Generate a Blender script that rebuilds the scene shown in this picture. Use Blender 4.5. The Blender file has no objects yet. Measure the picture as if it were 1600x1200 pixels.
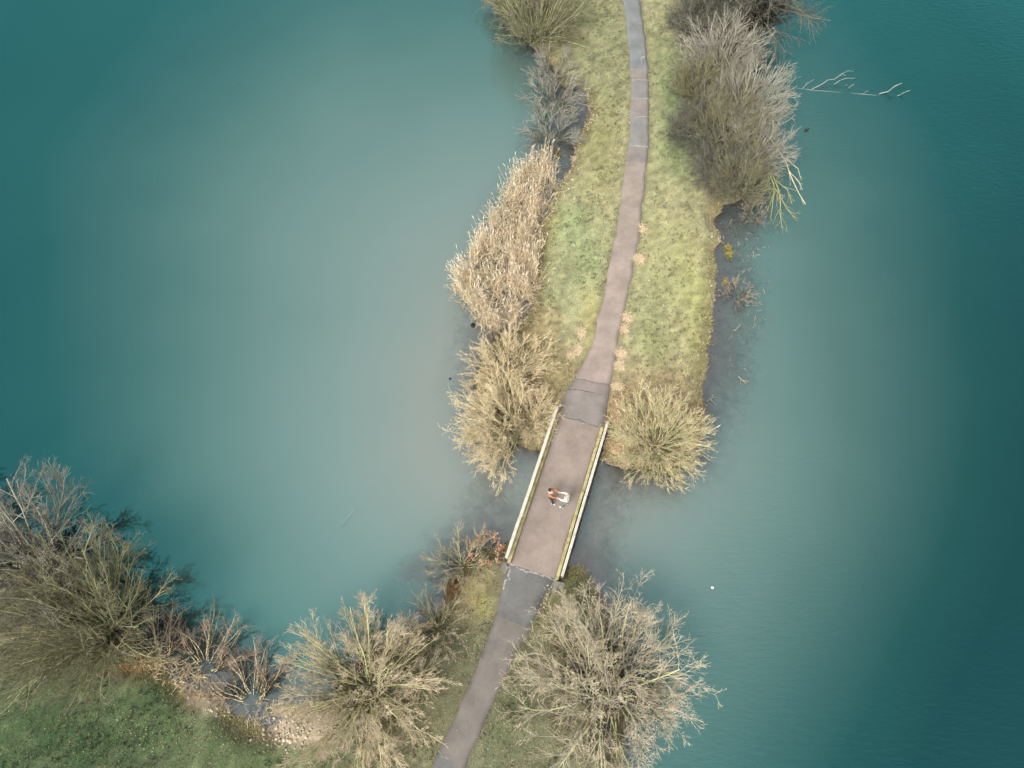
import bpy, bmesh, math, random
import numpy as np
from mathutils import Vector, Matrix

random.seed(7)
RNG = np.random.default_rng(11)
SC = bpy.context.scene
COL = SC.collection
R = math.radians

# ------------------------------------------------------------------ camera, sky, sun, exposure
CAM_H, FOC, TILT = 38.6, 1111.0, R(27.6)
cd = bpy.data.cameras.new('camera')
cam = bpy.data.objects.new('camera', cd); COL.objects.link(cam)
cam.location = (0, 0, CAM_H); cam.rotation_euler = (TILT, 0, 0)
cd.sensor_width = 36.0; cd.lens = 36.0 * FOC / 1600.0
cd.clip_start = 0.5; cd.clip_end = 3000
SC.camera = cam
SUN_EL, SUN_AZ = R(48), R(215)        # azimuth clockwise from +Y
wd = bpy.data.worlds.new('World'); SC.world = wd; wd.use_nodes = True
nt = wd.node_tree; nt.nodes.clear()
sky = nt.nodes.new('ShaderNodeTexSky'); sky.sky_type = 'NISHITA'; sky.sun_disc = False
sky.sun_elevation = SUN_EL; sky.sun_rotation = SUN_AZ
sky.air_density = 1.0; sky.dust_density = 4.0; sky.ozone_density = 1.0
hs = nt.nodes.new('ShaderNodeHueSaturation'); hs.inputs['Saturation'].default_value = 0.16
bg = nt.nodes.new('ShaderNodeBackground'); bg.inputs['Strength'].default_value = 0.15
wo = nt.nodes.new('ShaderNodeOutputWorld')
nt.links.new(sky.outputs[0], hs.inputs['Color']); nt.links.new(hs.outputs[0], bg.inputs[0]); nt.links.new(bg.outputs[0], wo.inputs[0])
sd = bpy.data.lights.new('sun', 'SUN'); sd.energy = 1.5; sd.angle = R(22); sd.color = (1.0, 0.97, 0.92)
sun = bpy.data.objects.new('sun', sd); COL.objects.link(sun)
sv = Vector((math.sin(SUN_AZ) * math.cos(SUN_EL), math.cos(SUN_AZ) * math.cos(SUN_EL), math.sin(SUN_EL)))
sun.rotation_euler = sv.to_track_quat('Z', 'Y').to_euler(); sun.location = (0, 0, 60)
SC.view_settings.view_transform = 'Standard'; SC.view_settings.look = 'None'
SC.view_settings.gamma = 1.0; SC.view_settings.use_curve_mapping = False
SC.view_settings.exposure = 1.70

# ------------------------------------------------------------------ helpers
KALB = 0.40
def alb(c, k=1.0):
    c = np.asarray(c, float) / 255.0
    l = np.where(c <= 0.04045, c / 12.92, ((c + 0.055) / 1.055) ** 2.4)
    return l * KALB * k
def W(px, py, z=0.0):
    """ground point seen at photograph position px,py on the level z"""
    x = (px - 800) / FOC; y = -(py - 600) / FOC
    d = np.array([x, y * math.cos(TILT) + math.sin(TILT), y * math.sin(TILT) - math.cos(TILT)])
    s = (z - CAM_H) / d[2]
    return np.array([d[0] * s, d[1] * s, z])
def toP(X, Y, Z):
    """photograph position of world points (used to decide how much ground cover to grow)"""
    dz = Z - CAM_H
    yc = Y * math.cos(TILT) + dz * math.sin(TILT)
    zc = -Y * math.sin(TILT) + dz * math.cos(TILT)
    return 800 + FOC * X / -zc, 600 - FOC * yc / -zc
def WP(pts, z=0.0): return np.array([W(a, b, z)[:2] for a, b in pts])

_tab = np.random.default_rng(5).random((256, 256))
def vnoise(x, y, s, seed=0):
    x = np.asarray(x) / s + 37.3 * seed + 500; y = np.asarray(y) / s + 91.7 * seed + 500
    xi = np.floor(x).astype(int); yi = np.floor(y).astype(int)
    fx = x - xi; fy = y - yi; fx = fx * fx * (3 - 2 * fx); fy = fy * fy * (3 - 2 * fy)
    g = lambda a, b: _tab[a % 256, b % 256]
    return (g(xi, yi) * (1 - fx) + g(xi + 1, yi) * fx) * (1 - fy) + (g(xi, yi + 1) * (1 - fx) + g(xi + 1, yi + 1) * fx) * fy
def fbm(x, y, s, seed=0): return (vnoise(x, y, s, seed) + .5 * vnoise(x, y, s / 2, seed + 1) + .25 * vnoise(x, y, s / 4, seed + 2)) / 1.75
def sstep(a, b, x):
    t = np.clip((x - a) / (b - a), 0, 1); return t * t * (3 - 2 * t)

def poly_sd(P, poly):
    """signed distance to a closed polygon, positive inside"""
    P = np.asarray(P, float); n = len(poly)
    d = np.full(len(P), 1e9); inside = np.zeros(len(P), bool)
    for i in range(n):
        a = poly[i]; b = poly[(i + 1) % n]; e = b - a
        w = P - a
        t = np.clip((w @ e) / max(e @ e, 1e-9), 0, 1)
        d = np.minimum(d, np.hypot(w[:, 0] - t * e[0], w[:, 1] - t * e[1]))
        c = (a[1] > P[:, 1]) != (b[1] > P[:, 1])
        with np.errstate(divide='ignore', invalid='ignore'):
            xx = a[0] + (P[:, 1] - a[1]) * e[0] / (e[1] if abs(e[1]) > 1e-12 else 1e-12)
        inside ^= c & (P[:, 0] < xx)
    return np.where(inside, d, -d)

def prop(o, label=None, cat=None, group=None, kind=None):
    if label: o['label'] = label
    if cat: o['category'] = cat
    if group: o['group'] = group
    if kind: o['kind'] = kind
    return o
def empty(name, loc, label, cat, group=None, rz=0):
    o = bpy.data.objects.new(name, None); COL.objects.link(o)
    o.location = [float(v) for v in loc]; o.rotation_euler = (0, 0, rz); o.empty_display_size = .3
    return prop(o, label, cat, group)
def raw_mesh(name, V, Fs, mat=None, colors=None, smooth=True):
    me = bpy.data.meshes.new(name)
    V = np.asarray(V, np.float32).reshape(-1, 3)
    if not isinstance(Fs, (list, tuple)): Fs = [Fs]
    Fs = [np.asarray(f, np.int32) for f in Fs if len(f)]
    loops = np.concatenate([f.ravel() for f in Fs]); tot = np.concatenate([np.full(len(f), f.shape[1], np.int32) for f in Fs])
    me.vertices.add(len(V)); me.vertices.foreach_set('co', V.ravel())
    me.loops.add(len(loops)); me.loops.foreach_set('vertex_index', loops)
    me.polygons.add(len(tot)); me.polygons.foreach_set('loop_start', np.concatenate([[0], np.cumsum(tot)[:-1]]).astype(np.int32))
    me.polygons.foreach_set('loop_total', tot)
    if smooth: me.polygons.foreach_set('use_smooth', np.ones(len(tot), bool))
    me.update(calc_edges=True)
    if colors is not None:
        a = me.color_attributes.new('Col', 'FLOAT_COLOR', 'POINT')
        c = np.ones((len(V), 4), np.float32); c[:, :3] = colors
        a.data.foreach_set('color', c.ravel())
    if mat: me.materials.append(mat)
    return me
def link(name, me, parent=None, loc=None):
    o = bpy.data.objects.new(name, me); COL.objects.link(o)
    if parent is not None: o.parent = parent
    if loc is not None: o.location = [float(v) for v in loc]
    return o
def mk(name, V, Fs, mat, parent=None, colors=None, smooth=True, loc=None):
    return link(name, raw_mesh(name, V, Fs, mat, colors, smooth), parent, loc)
def bm_obj(name, bm, mat, parent=None, smooth=False):
    me = bpy.data.meshes.new(name); bm.to_mesh(me); bm.free()
    if mat: me.materials.append(mat)
    if smooth:
        for p in me.polygons: p.use_smooth = True
    return link(name, me, parent)

# ------------------------------------------------------------------ materials
def node_mat(name):
    m = bpy.data.materials.new(name); m.use_nodes = True
    t = m.node_tree; b = t.nodes['Principled BSDF']
    b.inputs['Specular IOR Level'].default_value = 0.2
    return m, t, b
def noise_mat(name, c1, c2, scale=4.0, rough=.9, detail=5.0, bump=0.0, c3=None, lo=.35, hi=.65, bscale=None, coord='Object'):
    m, t, b = node_mat(name)
    tc = t.nodes.new('ShaderNodeTexCoord'); n = t.nodes.new('ShaderNodeTexNoise')
    n.inputs['Scale'].default_value = scale; n.inputs['Detail'].default_value = detail; n.inputs['Roughness'].default_value = .65
    t.links.new(tc.outputs[coord], n.inputs['Vector'])
    r = t.nodes.new('ShaderNodeValToRGB'); e = r.color_ramp.elements
    e[0].position = lo; e[1].position = hi
    e[0].color = (*c1, 1); e[1].color = (*c2, 1)
    if c3 is not None:
        q = e.new((lo + hi) / 2); q.color = (*c3, 1)
    t.links.new(n.outputs['Fac'], r.inputs[0]); t.links.new(r.outputs[0], b.inputs['Base Color'])
    b.inputs['Roughness'].default_value = rough
    if bump:
        n2 = t.nodes.new('ShaderNodeTexNoise'); n2.inputs['Scale'].default_value = bscale or scale * 4; n2.inputs['Detail'].default_value = 4
        t.links.new(tc.outputs[coord], n2.inputs['Vector'])
        bp = t.nodes.new('ShaderNodeBump'); bp.inputs['Strength'].default_value = bump; bp.inputs['Distance'].default_value = .03
        t.links.new(n2.outputs['Fac'], bp.inputs['Height']); t.links.new(bp.outputs[0], b.inputs['Normal'])
    return m
def attr_mat(name, scale=20, amount=.35, rough=.95, bump=0.0):
    """colour carried by the geometry, broken up by fine noise"""
    m, t, b = node_mat(name)
    a = t.nodes.new('ShaderNodeAttribute'); a.attribute_name = 'Col'
    tc = t.nodes.new('ShaderNodeTexCoord'); n = t.nodes.new('ShaderNodeTexNoise')
    n.inputs['Scale'].default_value = scale; n.inputs['Detail'].default_value = 6; n.inputs['Roughness'].default_value = .75
    t.links.new(tc.outputs['Object'], n.inputs['Vector'])
    mr = t.nodes.new('ShaderNodeMapRange'); mr.inputs[1].default_value = .25; mr.inputs[2].default_value = .75
    mr.inputs[3].default_value = 1 - amount; mr.inputs[4].default_value = 1 + amount
    t.links.new(n.outputs['Fac'], mr.inputs[0])
    mx = t.nodes.new('ShaderNodeVectorMath'); mx.operation = 'SCALE'
    t.links.new(a.outputs['Color'], mx.inputs[0]); t.links.new(mr.outputs[0], mx.inputs['Scale'])
    t.links.new(mx.outputs[0], b.inputs['Base Color']); b.inputs['Roughness'].default_value = rough
    if bump:
        bp = t.nodes.new('ShaderNodeBump'); bp.inputs['Strength'].default_value = bump; bp.inputs['Distance'].default_value = .05
        t.links.new(n.outputs['Fac'], bp.inputs['Height']); t.links.new(bp.outputs[0], b.inputs['Normal'])
    return m
M_GROUND = attr_mat('ground_soil_and_turf', 14, .45, .97, .6)
M_BLADE = attr_mat('grass_blades', 3, .12)
M_STRAW = attr_mat('dry_reed_straw', 6, .15)
M_LEAF = attr_mat('dead_leaves', 8, .2)
M_STONE = attr_mat('shore_stone', 12, .3, .85)
def asphalt(name, c, dark=.76, lite=1.15):
    c = alb(c)
    m, t, b = node_mat(name)
    tc = t.nodes.new('ShaderNodeTexCoord')
    n1 = t.nodes.new('ShaderNodeTexNoise'); n1.inputs['Scale'].default_value = .9; n1.inputs['Detail'].default_value = 5; n1.inputs['Roughness'].default_value = .6
    n2 = t.nodes.new('ShaderNodeTexNoise'); n2.inputs['Scale'].default_value = 26; n2.inputs['Detail'].default_value = 3; n2.inputs['Roughness'].default_value = .8
    for n in (n1, n2): t.links.new(tc.outputs['Object'], n.inputs['Vector'])
    r1 = t.nodes.new('ShaderNodeValToRGB'); e = r1.color_ramp.elements
    e[0].position = .3; e[1].position = .7; e[0].color = (*(c * dark), 1); e[1].color = (*(c * lite), 1)
    t.links.new(n1.outputs['Fac'], r1.inputs[0])
    mr = t.nodes.new('ShaderNodeMapRange'); mr.inputs[1].default_value = .25; mr.inputs[2].default_value = .75; mr.inputs[3].default_value = .72; mr.inputs[4].default_value = 1.28
    t.links.new(n2.outputs['Fac'], mr.inputs[0])
    mx = t.nodes.new('ShaderNodeVectorMath'); mx.operation = 'SCALE'
    t.links.new(r1.outputs[0], mx.inputs[0]); t.links.new(mr.outputs[0], mx.inputs['Scale']); t.links.new(mx.outputs[0], b.inputs['Base Color'])
    bp = t.nodes.new('ShaderNodeBump'); bp.inputs['Strength'].default_value = .5; bp.inputs['Distance'].default_value = .01
    t.links.new(n2.outputs['Fac'], bp.inputs['Height']); t.links.new(bp.outputs[0], b.inputs['Normal'])
    b.inputs['Roughness'].default_value = .95
    return m
def bark(name, c1, c2, sc=3.0, k=1.3): return noise_mat(name, alb(c1, k), alb(c2, k), sc, .92, 4)

# ------------------------------------------------------------------ outlines of the land and the path
NORTH = [(640, -420), (740, -160), (772, -40), (782, 22), (808, 52), (838, 82), (862, 112), (878, 137), (902, 136), (916, 146), (921, 175), (914, 198),
         (903, 220), (894, 245), (884, 276), (868, 297), (857, 322), (848, 348), (844, 375), (838, 402), (838, 440), (834, 478), (815, 508), (776, 528),
         (750, 550), (744, 600), (760, 650), (792, 690), (826, 706), (850, 704), (880, 706), (920, 716), (940, 722), (958, 730), (1000, 738), (1040, 740),
         (1080, 716), (1100, 670), (1104, 632), (1098, 596), (1104, 560), (1111, 520), (1115, 470), (1117, 420), (1119, 380), (1122, 345), (1128, 318),
         (1150, 318), (1172, 300), (1188, 268), (1196, 226), (1190, 180), (1176, 135), (1168, 100), (1176, 60), (1196, 20), (1220, -60), (1262, -180), (1400, -420)]
SOUTH = [(-1400, 1250), (-700, 1010), (-250, 860), (-90, 800), (-30, 812), (40, 868), (130, 950), (190, 1000), (228, 1036), (268, 1064), (300, 1078), (345, 1090), (366, 1112),
         (396, 1130), (428, 1136), (456, 1114), (500, 1098), (534, 1072), (556, 1040), (596, 1010), (640, 988), (676, 962), (700, 930), (704, 906), (722, 884),
         (748, 862), (776, 852), (792, 850), (830, 862), (868, 878), (884, 886), (908, 886), (926, 902), (938, 934), (956, 984), (978, 1040), (984, 1100), (976, 1160), (980, 1240), (1010, 1420)]
NP_ = WP(NORTH); SP_ = WP(SOUTH)
NP_ = np.vstack([NP_, [[120, 420], [-60, 420]]])
SP_ = np.vstack([SP_, [[14, -60], [20, -420], [-420, -420], [-420, -30]]])
def crinkle(poly, amp, seed):
    out = []
    rg = np.random.default_rng(seed)
    for i in range(len(poly)):
        a = poly[i]; b = poly[(i + 1) % len(poly)]; L = np.hypot(*(b - a))
        n = int(np.clip(L / .6, 1, 12)) if L < 30 else 1
        nn = np.array([-(b - a)[1], (b - a)[0]]) / max(L, 1e-6)
        for k in range(n):
            p = a + (b - a) * k / n
            out.append(p + (nn * rg.normal(0, amp) if L < 30 else 0))
    return np.array(out)
NP_ = crinkle(NP_, .12, 1); SP_ = crinkle(SP_, .12, 2)
PATH_N = [((905, -330), (922, -330)), ((930, -200), (950, -200)), ((948, -100), (971, -100)), ((963, -40), (988, -40)), ((973, 0), (1000, 0)), ((980, 40), (1006, 40)), ((984, 80), (1011, 80)), ((985, 108), (1013, 108)), ((985.5, 125), (1013.5, 126)), ((985.5, 154), (1014, 155)),
          ((985, 185), (1014, 183)), ((982, 228), (1013, 230)), ((979, 250), (1010, 252)), ((973, 290), (1007, 290)), ((968, 330), (1002, 330)), ((961, 370), (998, 370)),
          ((953, 410), (991, 410)), ((946, 450), (983, 450)), ((936, 490), (974.5, 490)), ((928, 530), (966, 530)), ((915, 562), (959.5, 566)), ((902, 584), (954.5, 594)),
          ((890, 602), (952, 613)), ((879, 621), (950, 634)), ((873, 640), (946, 660)), ((869, 650), (941, 672))]
PATH_S = [((797, 862), (873, 892)), ((793, 872), (870, 903)), ((788, 893), (860, 915)), ((785, 918), (853, 926)), ((777, 957), (842, 955)), ((776, 962), (828, 984)), ((765, 992), (811, 1012)), ((747, 1040), (795, 1049)),
          ((728, 1080), (776, 1086)), ((707, 1125), (757, 1129)), ((685, 1173), (725, 1205)), ((660, 1232), (706, 1240)), ((630, 1300), (680, 1310)), ((560, 1480), (618, 1490))]
GZ = 0.60; PZ = 0.648
def pairs(lst, z): return WP([a for a, _ in lst], z), WP([b for _, b in lst], z)
NL, NR = pairs(PATH_N, PZ); SL, SR = pairs(PATH_S, PZ)
NPATH = np.vstack([NL, NR[::-1]]); SPATH = np.vstack([SL, SR[::-1]])
CX = interp_y = None
def centre_x(y):
    cy = np.concatenate([((SL + SR) / 2)[::-1, 1], ((NL + NR) / 2)[::-1, 1]]); cx = np.concatenate([((SL + SR) / 2)[::-1, 0], ((NL + NR) / 2)[::-1, 0]])
    return np.interp(y, cy, cx)

# ------------------------------------------------------------------ terrain: one sheet, land above water and the bed below it
def axis(lo, hi, st, far):
    a = list(np.arange(lo, hi + 1e-6, st)); s = st; x = lo; left = []
    while x > -far: s *= 1.35; x -= s; left.append(x)
    s = st; x = hi; right = []
    while x < far: s *= 1.35; x += s; right.append(x)
    return np.array(left[::-1] + a + right)
gx = axis(-46, 46, .28, 420); gy = axis(-6, 64, .28, 420)
GX, GY = np.meshgrid(gx, gy); P2 = np.column_stack([GX.ravel(), GY.ravel()])
D = np.maximum(poly_sd(P2, NP_), poly_sd(P2, SP_))
DP = np.maximum(poly_sd(P2, NPATH), poly_sd(P2, SPATH))     # > 0 on the path
Dg = D.reshape(GX.shape); DPg = DP.reshape(GX.shape)
def grid_lookup(Ag, x, y):
    i = np.clip(np.searchsorted(gx, x) - 1, 0, len(gx) - 2); j = np.clip(np.searchsorted(gy, y) - 1, 0, len(gy) - 2)
    fx = np.clip((x - gx[i]) / (gx[i + 1] - gx[i]), 0, 1); fy = np.clip((y - gy[j]) / (gy[j + 1] - gy[j]), 0, 1)
    return (Ag[j, i] * (1 - fx) + Ag[j, i + 1] * fx) * (1 - fy) + (Ag[j + 1, i] * (1 - fx) + Ag[j + 1, i + 1] * fx) * fy
def falloff(x, y, d):
    """0 at the shore .. 1 in deep water; the basin east of the causeway is steeper than the west one"""
    east = sstep(-2, 6, x - centre_x(y))
    Rr = 27 * (1 - east) + 17 * east
    return np.clip(-d / Rr, 0, 1)
def shelf(x, y):
    """shallow silt flats: east bank, round the bridge, reed bed, inlet"""
    s = np.zeros_like(x)
    for px, py, rx, ry in [(1140, 440, 36, 90), (1130, 560, 40, 60), (1160, 350, 40, 30), (925, 800, 55, 55), (765, 790, 45, 45), (740, 860, 60, 40), (920, 860, 40, 40), (800, 400, 60, 110), (760, 480, 40, 50),
                           (890, 190, 35, 60), (850, 220, 40, 40), (350, 1040, 70, 40), (440, 1090, 60, 40), (655, 890, 30, 20)]:
        c = W(px, py); k = np.hypot(*(W(px + 1, py) - c)[:2])
        ky = np.hypot(*(W(px, py + 1) - c)[:2])
        s = np.maximum(s, np.exp(-((x - c[0]) / (rx * k)) ** 2 - ((y - c[1]) / (ry * ky)) ** 2))
    return s
OFF = falloff(P2[:, 0], P2[:, 1], D); SH = shelf(P2[:, 0], P2[:, 1])
nz = fbm(P2[:, 0], P2[:, 1], 2.5, 3) - .5
land_z = GZ * sstep(-.05, 1.25, D + nz * .6) + .10 * nz * sstep(.5, 2, D) * sstep(0, -1.2, DP)
bed_z = -(.05 + .5 * (1 - np.exp(np.minimum(D, 0) / 2.5)) + 6.0 * OFF ** 1.2) * (1 - .75 * SH) - .03 + .06 * nz
TZ = np.where(D > 0, np.maximum(land_z, .0), np.minimum(bed_z, -.02))
TZ = np.where(DP > -.25, np.minimum(TZ, GZ), TZ)
TZg = TZ.reshape(GX.shape)
def zones_color(x, y):
    """colour of turf, straw, litter and soil by place"""
    n1 = fbm(x, y, 3.0, 7); n2 = fbm(x, y, .9, 9); n3 = vnoise(x, y, .35, 12)
    base = alb((174, 167, 120)); c = np.tile(base, (len(x), 1))
    def mixin(w, col):
        nonlocal c
        w = np.clip(w, 0, 1)[:, None]; c = c * (1 - w) + alb(col) * w
    south = sstep(14, 8, y)
    mixin(south, (120, 122, 90))
    mixin(sstep(.45, .7, n1) * .4, (156, 162, 108))
    Z = [(930, 60, 70, 120, (136, 141, 96), .8), (900, 390, 46, 95, (156, 170, 112), .75), (880, 470, 30, 60, (164, 170, 118), .5), (1055, 150, 32, 110, (122, 148, 88), .8), (1060, 245, 36, 40, (138, 158, 98), .7),
         (1088, 480, 34, 120, (178, 176, 104), .8), (1040, 400, 40, 80, (168, 168, 108), .6), (1020, 540, 26, 60, (150, 160, 96), .6), (935, 230, 36, 80, (158, 154, 96), .8), (925, 500, 16, 60, (184, 172, 100), .6), (850, 330, 20, 60, (176, 168, 92), .7),
         (870, 590, 50, 50, (176, 160, 106), .9), (800, 600, 70, 110, (170, 144, 98), .9), (960, 660, 34, 70, (182, 150, 104), .9), (1040, 640, 90, 70, (178, 150, 108), .85), (845, 505, 40, 30, (180, 160, 108), .7),
         (1130, 180, 70, 150, (104, 98, 78), .9), (1110, 40, 60, 70, (92, 94, 78), .8), (1120, 318, 18, 14, (184, 152, 98), .4), (840, 40, 50, 70, (140, 130, 84), .8),
         (150, 1130, 260, 90, (76, 101, 58), .98), (60, 1190, 160, 70, (60, 86, 48), .9), (420, 1190, 120, 50, (94, 112, 66), .85), (100, 1000, 160, 70, (92, 88, 60), .8),  # green lawn; its corner also has lens darkening painted in
         (740, 915, 46, 60, (158, 144, 92), .9), (755, 948, 14, 16, (166, 162, 76), .6), (600, 1110, 110, 80, (132, 122, 84), .8), (700, 1040, 50, 60, (122, 122, 88), .8), (790, 1120, 40, 80, (104, 116, 74), .7), (870, 960, 40, 60, (142, 136, 86), .8),
         (925, 1100, 90, 110, (120, 110, 78), .7), (470, 1135, 62, 26, (206, 184, 150), 1.3), (335, 1094, 42, 20, (204, 186, 150), 1.3), (215, 1036, 40, 22, (186, 160, 104), 1.0), (905, 905, 30, 26, (120, 122, 60), .7)]
    for px, py, rx, ry, col, s in Z:
        q = W(px, py, GZ); kx = np.hypot(*(W(px + 1, py, GZ) - q)[:2]); ky = np.hypot(*(W(px, py + 1, GZ) - q)[:2])
        e = ((x - q[0]) / (rx * kx)) ** 2 + ((y - q[1]) / (ry * ky)) ** 2
        mixin(s * np.exp(-(e ** 1.3)) * (.55 + .9 * n2), col)
    c = c * .86 + c.mean(1, keepdims=True) * .14
    return c * (.46 + .50 * n3 + .58 * vnoise(x, y, .15, 15))[:, None]
TC = zones_color(P2[:, 0], P2[:, 1])
soil = alb((124, 108, 84)); mud = alb((226, 204, 206)); silt = alb((120, 128, 120))
w = sstep(.75, .05, D + nz)[:, None] * .8; TC = TC * (1 - w) + soil * w
for px, py, rx, ry in [(472, 1134, 56, 24), (332, 1092, 48, 15), (296, 1076, 24, 10)]:      # bare sand of the two hollows
    q = W(px, py, .4); kx = np.hypot(*(W(px + 1, py, .4) - q)[:2]); ky = np.hypot(*(W(px, py + 1, .4) - q)[:2])
    w = np.clip(1.5 * np.exp(-(((P2[:, 0] - q[0]) / (rx * kx)) ** 2 + ((P2[:, 1] - q[1]) / (ry * ky)) ** 2) ** 1.5) - .2 * fbm(P2[:, 0], P2[:, 1], .5, 77), 0, 1)[:, None]
    TC = TC * (1 - w) + alb((196, 178, 150)) * w * (.75 + .5 * fbm(P2[:, 0], P2[:, 1], .4, 71))[:, None]
n5 = fbm(P2[:, 0], P2[:, 1], .7, 21)
mudc = mud * (.50 + 1.05 * n5)[:, None]
w = sstep(.06, -.12, D)[:, None]; TC = TC * (1 - w) + mudc * w
w = (sstep(.25, -.1, DP) * 0 + sstep(-.3, -.02, DP))[:, None] * .55; TC = TC * (1 - w) + alb((118, 108, 84)) * w
def grid_faces(nx, ny):
    i, j = np.meshgrid(np.arange(nx - 1), np.arange(ny - 1)); a = (j * nx + i).ravel()
    return np.column_stack([a, a + 1, a + nx + 1, a + nx])
prop(mk('ground', np.column_stack([P2, TZ]), grid_faces(len(gx), len(gy)), M_GROUND, colors=TC), kind='structure')

# ------------------------------------------------------------------ water
def make_water():
    wx = axis(-46, 46, .5, 900); wy = axis(-6, 64, .5, 900)
    X, Y = np.meshgrid(wx, wy); x = X.ravel(); y = Y.ravel()
    d = np.maximum(poly_sd(np.column_stack([x, y]), NP_), poly_sd(np.column_stack([x, y]), SP_))
    # lens corner darkening painted into the water colour, radial from the bridge
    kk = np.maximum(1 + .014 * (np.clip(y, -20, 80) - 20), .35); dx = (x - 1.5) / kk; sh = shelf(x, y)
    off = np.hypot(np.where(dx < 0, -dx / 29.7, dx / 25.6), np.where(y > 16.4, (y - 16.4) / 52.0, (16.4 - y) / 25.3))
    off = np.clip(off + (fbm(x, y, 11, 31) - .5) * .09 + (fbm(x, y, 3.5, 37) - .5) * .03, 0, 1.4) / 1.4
    opa = 1 - np.exp(-np.maximum(-d, 0) / (.8 + 3.2 * sh) - .10)
    m, t, b = node_mat('lake_water'); t.nodes.remove(b); out = t.nodes['Material Output']
    N = t.nodes.new; L = t.links.new
    a1 = N('ShaderNodeAttribute'); a1.attribute_name = 'falloff'; a2 = N('ShaderNodeAttribute'); a2.attribute_name = 'opacity'
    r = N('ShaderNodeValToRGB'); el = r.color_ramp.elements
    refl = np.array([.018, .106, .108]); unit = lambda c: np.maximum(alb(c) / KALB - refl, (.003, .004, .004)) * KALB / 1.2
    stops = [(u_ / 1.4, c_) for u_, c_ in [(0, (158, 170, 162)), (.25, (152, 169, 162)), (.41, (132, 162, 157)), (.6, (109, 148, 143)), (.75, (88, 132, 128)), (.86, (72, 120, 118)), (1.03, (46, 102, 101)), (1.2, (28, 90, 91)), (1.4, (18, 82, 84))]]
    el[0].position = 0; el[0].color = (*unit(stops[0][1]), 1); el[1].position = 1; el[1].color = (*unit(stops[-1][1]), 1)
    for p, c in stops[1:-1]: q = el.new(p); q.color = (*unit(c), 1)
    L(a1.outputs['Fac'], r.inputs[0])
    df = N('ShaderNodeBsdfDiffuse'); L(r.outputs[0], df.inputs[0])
    tr = N('ShaderNodeBsdfTransparent'); tr.inputs[0].default_value = (.86, .93, .91, 1)
    # silt clouds: opacity is patchy where the water is neither clear nor deep
    cn = N('ShaderNodeTexNoise'); cn.inputs['Scale'].default_value = 1.6; cn.inputs['Detail'].default_value = 8; cn.inputs['Roughness'].default_value = .75
    tc0 = N('ShaderNodeTexCoord'); L(tc0.outputs['Object'], cn.inputs['Vector'])
    inv = N('ShaderNodeMath'); inv.operation = 'SUBTRACT'; inv.inputs[0].default_value = 1.0; L(a2.outputs['Fac'], inv.inputs[1])
    pq = N('ShaderNodeMath'); pq.operation = 'MULTIPLY'; L(a2.outputs['Fac'], pq.inputs[0]); L(inv.outputs[0], pq.inputs[1])
    c5 = N('ShaderNodeMath'); c5.operation = 'SUBTRACT'; L(cn.outputs['Fac'], c5.inputs[0]); c5.inputs[1].default_value = .5
    am = N('ShaderNodeMath'); am.operation = 'MULTIPLY'; L(c5.outputs[0], am.inputs[0]); am.inputs[1].default_value = 5.0
    ad = N('ShaderNodeMath'); ad.operation = 'MULTIPLY_ADD'; ad.use_clamp = True; L(am.outputs[0], ad.inputs[0]); L(pq.outputs[0], ad.inputs[1]); L(a2.outputs['Fac'], ad.inputs[2])
    mx = N('ShaderNodeMixShader'); L(ad.outputs[0], mx.inputs[0]); L(tr.outputs[0], mx.inputs[1]); L(df.outputs[0], mx.inputs[2])
    tc = N('ShaderNodeTexCoord'); mp = N('ShaderNodeMapping'); mp.inputs['Rotation'].default_value = (0, 0, R(-25)); mp.inputs['Scale'].default_value = (.55, 1.7, 1)
    L(tc.outputs['Object'], mp.inputs['Vector'])
    n1 = N('ShaderNodeTexNoise'); n1.inputs['Scale'].default_value = 2.4; n1.inputs['Detail'].default_value = 4; n1.inputs['Roughness'].default_value = .6; n1.inputs['Distortion'].default_value = .6
    L(mp.outputs[0], n1.inputs['Vector'])
    # wind ruffles the east basin more than the sheltered west one
    a3 = N('ShaderNodeAttribute'); a3.attribute_name = 'ruffle'
    bp = N('ShaderNodeBump'); bp.inputs['Distance'].default_value = .12; L(a3.outputs['Fac'], bp.inputs['Strength']); L(n1.outputs['Fac'], bp.inputs['Height'])
    gl = N('ShaderNodeBsdfGlossy'); gl.inputs['Roughness'].default_value = .025
    tm = N('ShaderNodeMix'); tm.data_type = 'RGBA'; tm.inputs[6].default_value = (.70, .63, .62, 1); tm.inputs[7].default_value = (.11, .64, .64, 1); L(a2.outputs['Fac'], tm.inputs[0]); L(tm.outputs[2], gl.inputs['Color']);  L(bp.outputs[0], gl.inputs['Normal'])
    L(bp.outputs[0], df.inputs['Normal'])
    fr = N('ShaderNodeFresnel'); fr.inputs[0].default_value = 2.05; L(bp.outputs[0], fr.inputs['Normal'])
    m2 = N('ShaderNodeMixShader'); L(fr.outputs[0], m2.inputs[0]); L(mx.outputs[0], m2.inputs[1]); L(gl.outputs[0], m2.inputs[2]); L(m2.outputs[0], out.inputs[0])
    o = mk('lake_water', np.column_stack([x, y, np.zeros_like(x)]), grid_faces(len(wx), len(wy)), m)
    east = sstep(0, 7, x - centre_x(y)); ruf = (.018 + .22 * east * sstep(.15, .45, off)) * (.5 + fbm(x, y, 9, 44))
    ruf = np.maximum(ruf, .2 * np.exp(-((x - W(820, 120)[0]) / 5) ** 2 - ((y - W(820, 120)[1]) / 7) ** 2))
    for nme, val in (('falloff', off), ('opacity', opa), ('ruffle', ruf)):
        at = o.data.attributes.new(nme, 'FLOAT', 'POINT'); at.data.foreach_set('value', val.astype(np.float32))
    prop(o, kind='structure')
make_water()

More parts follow.
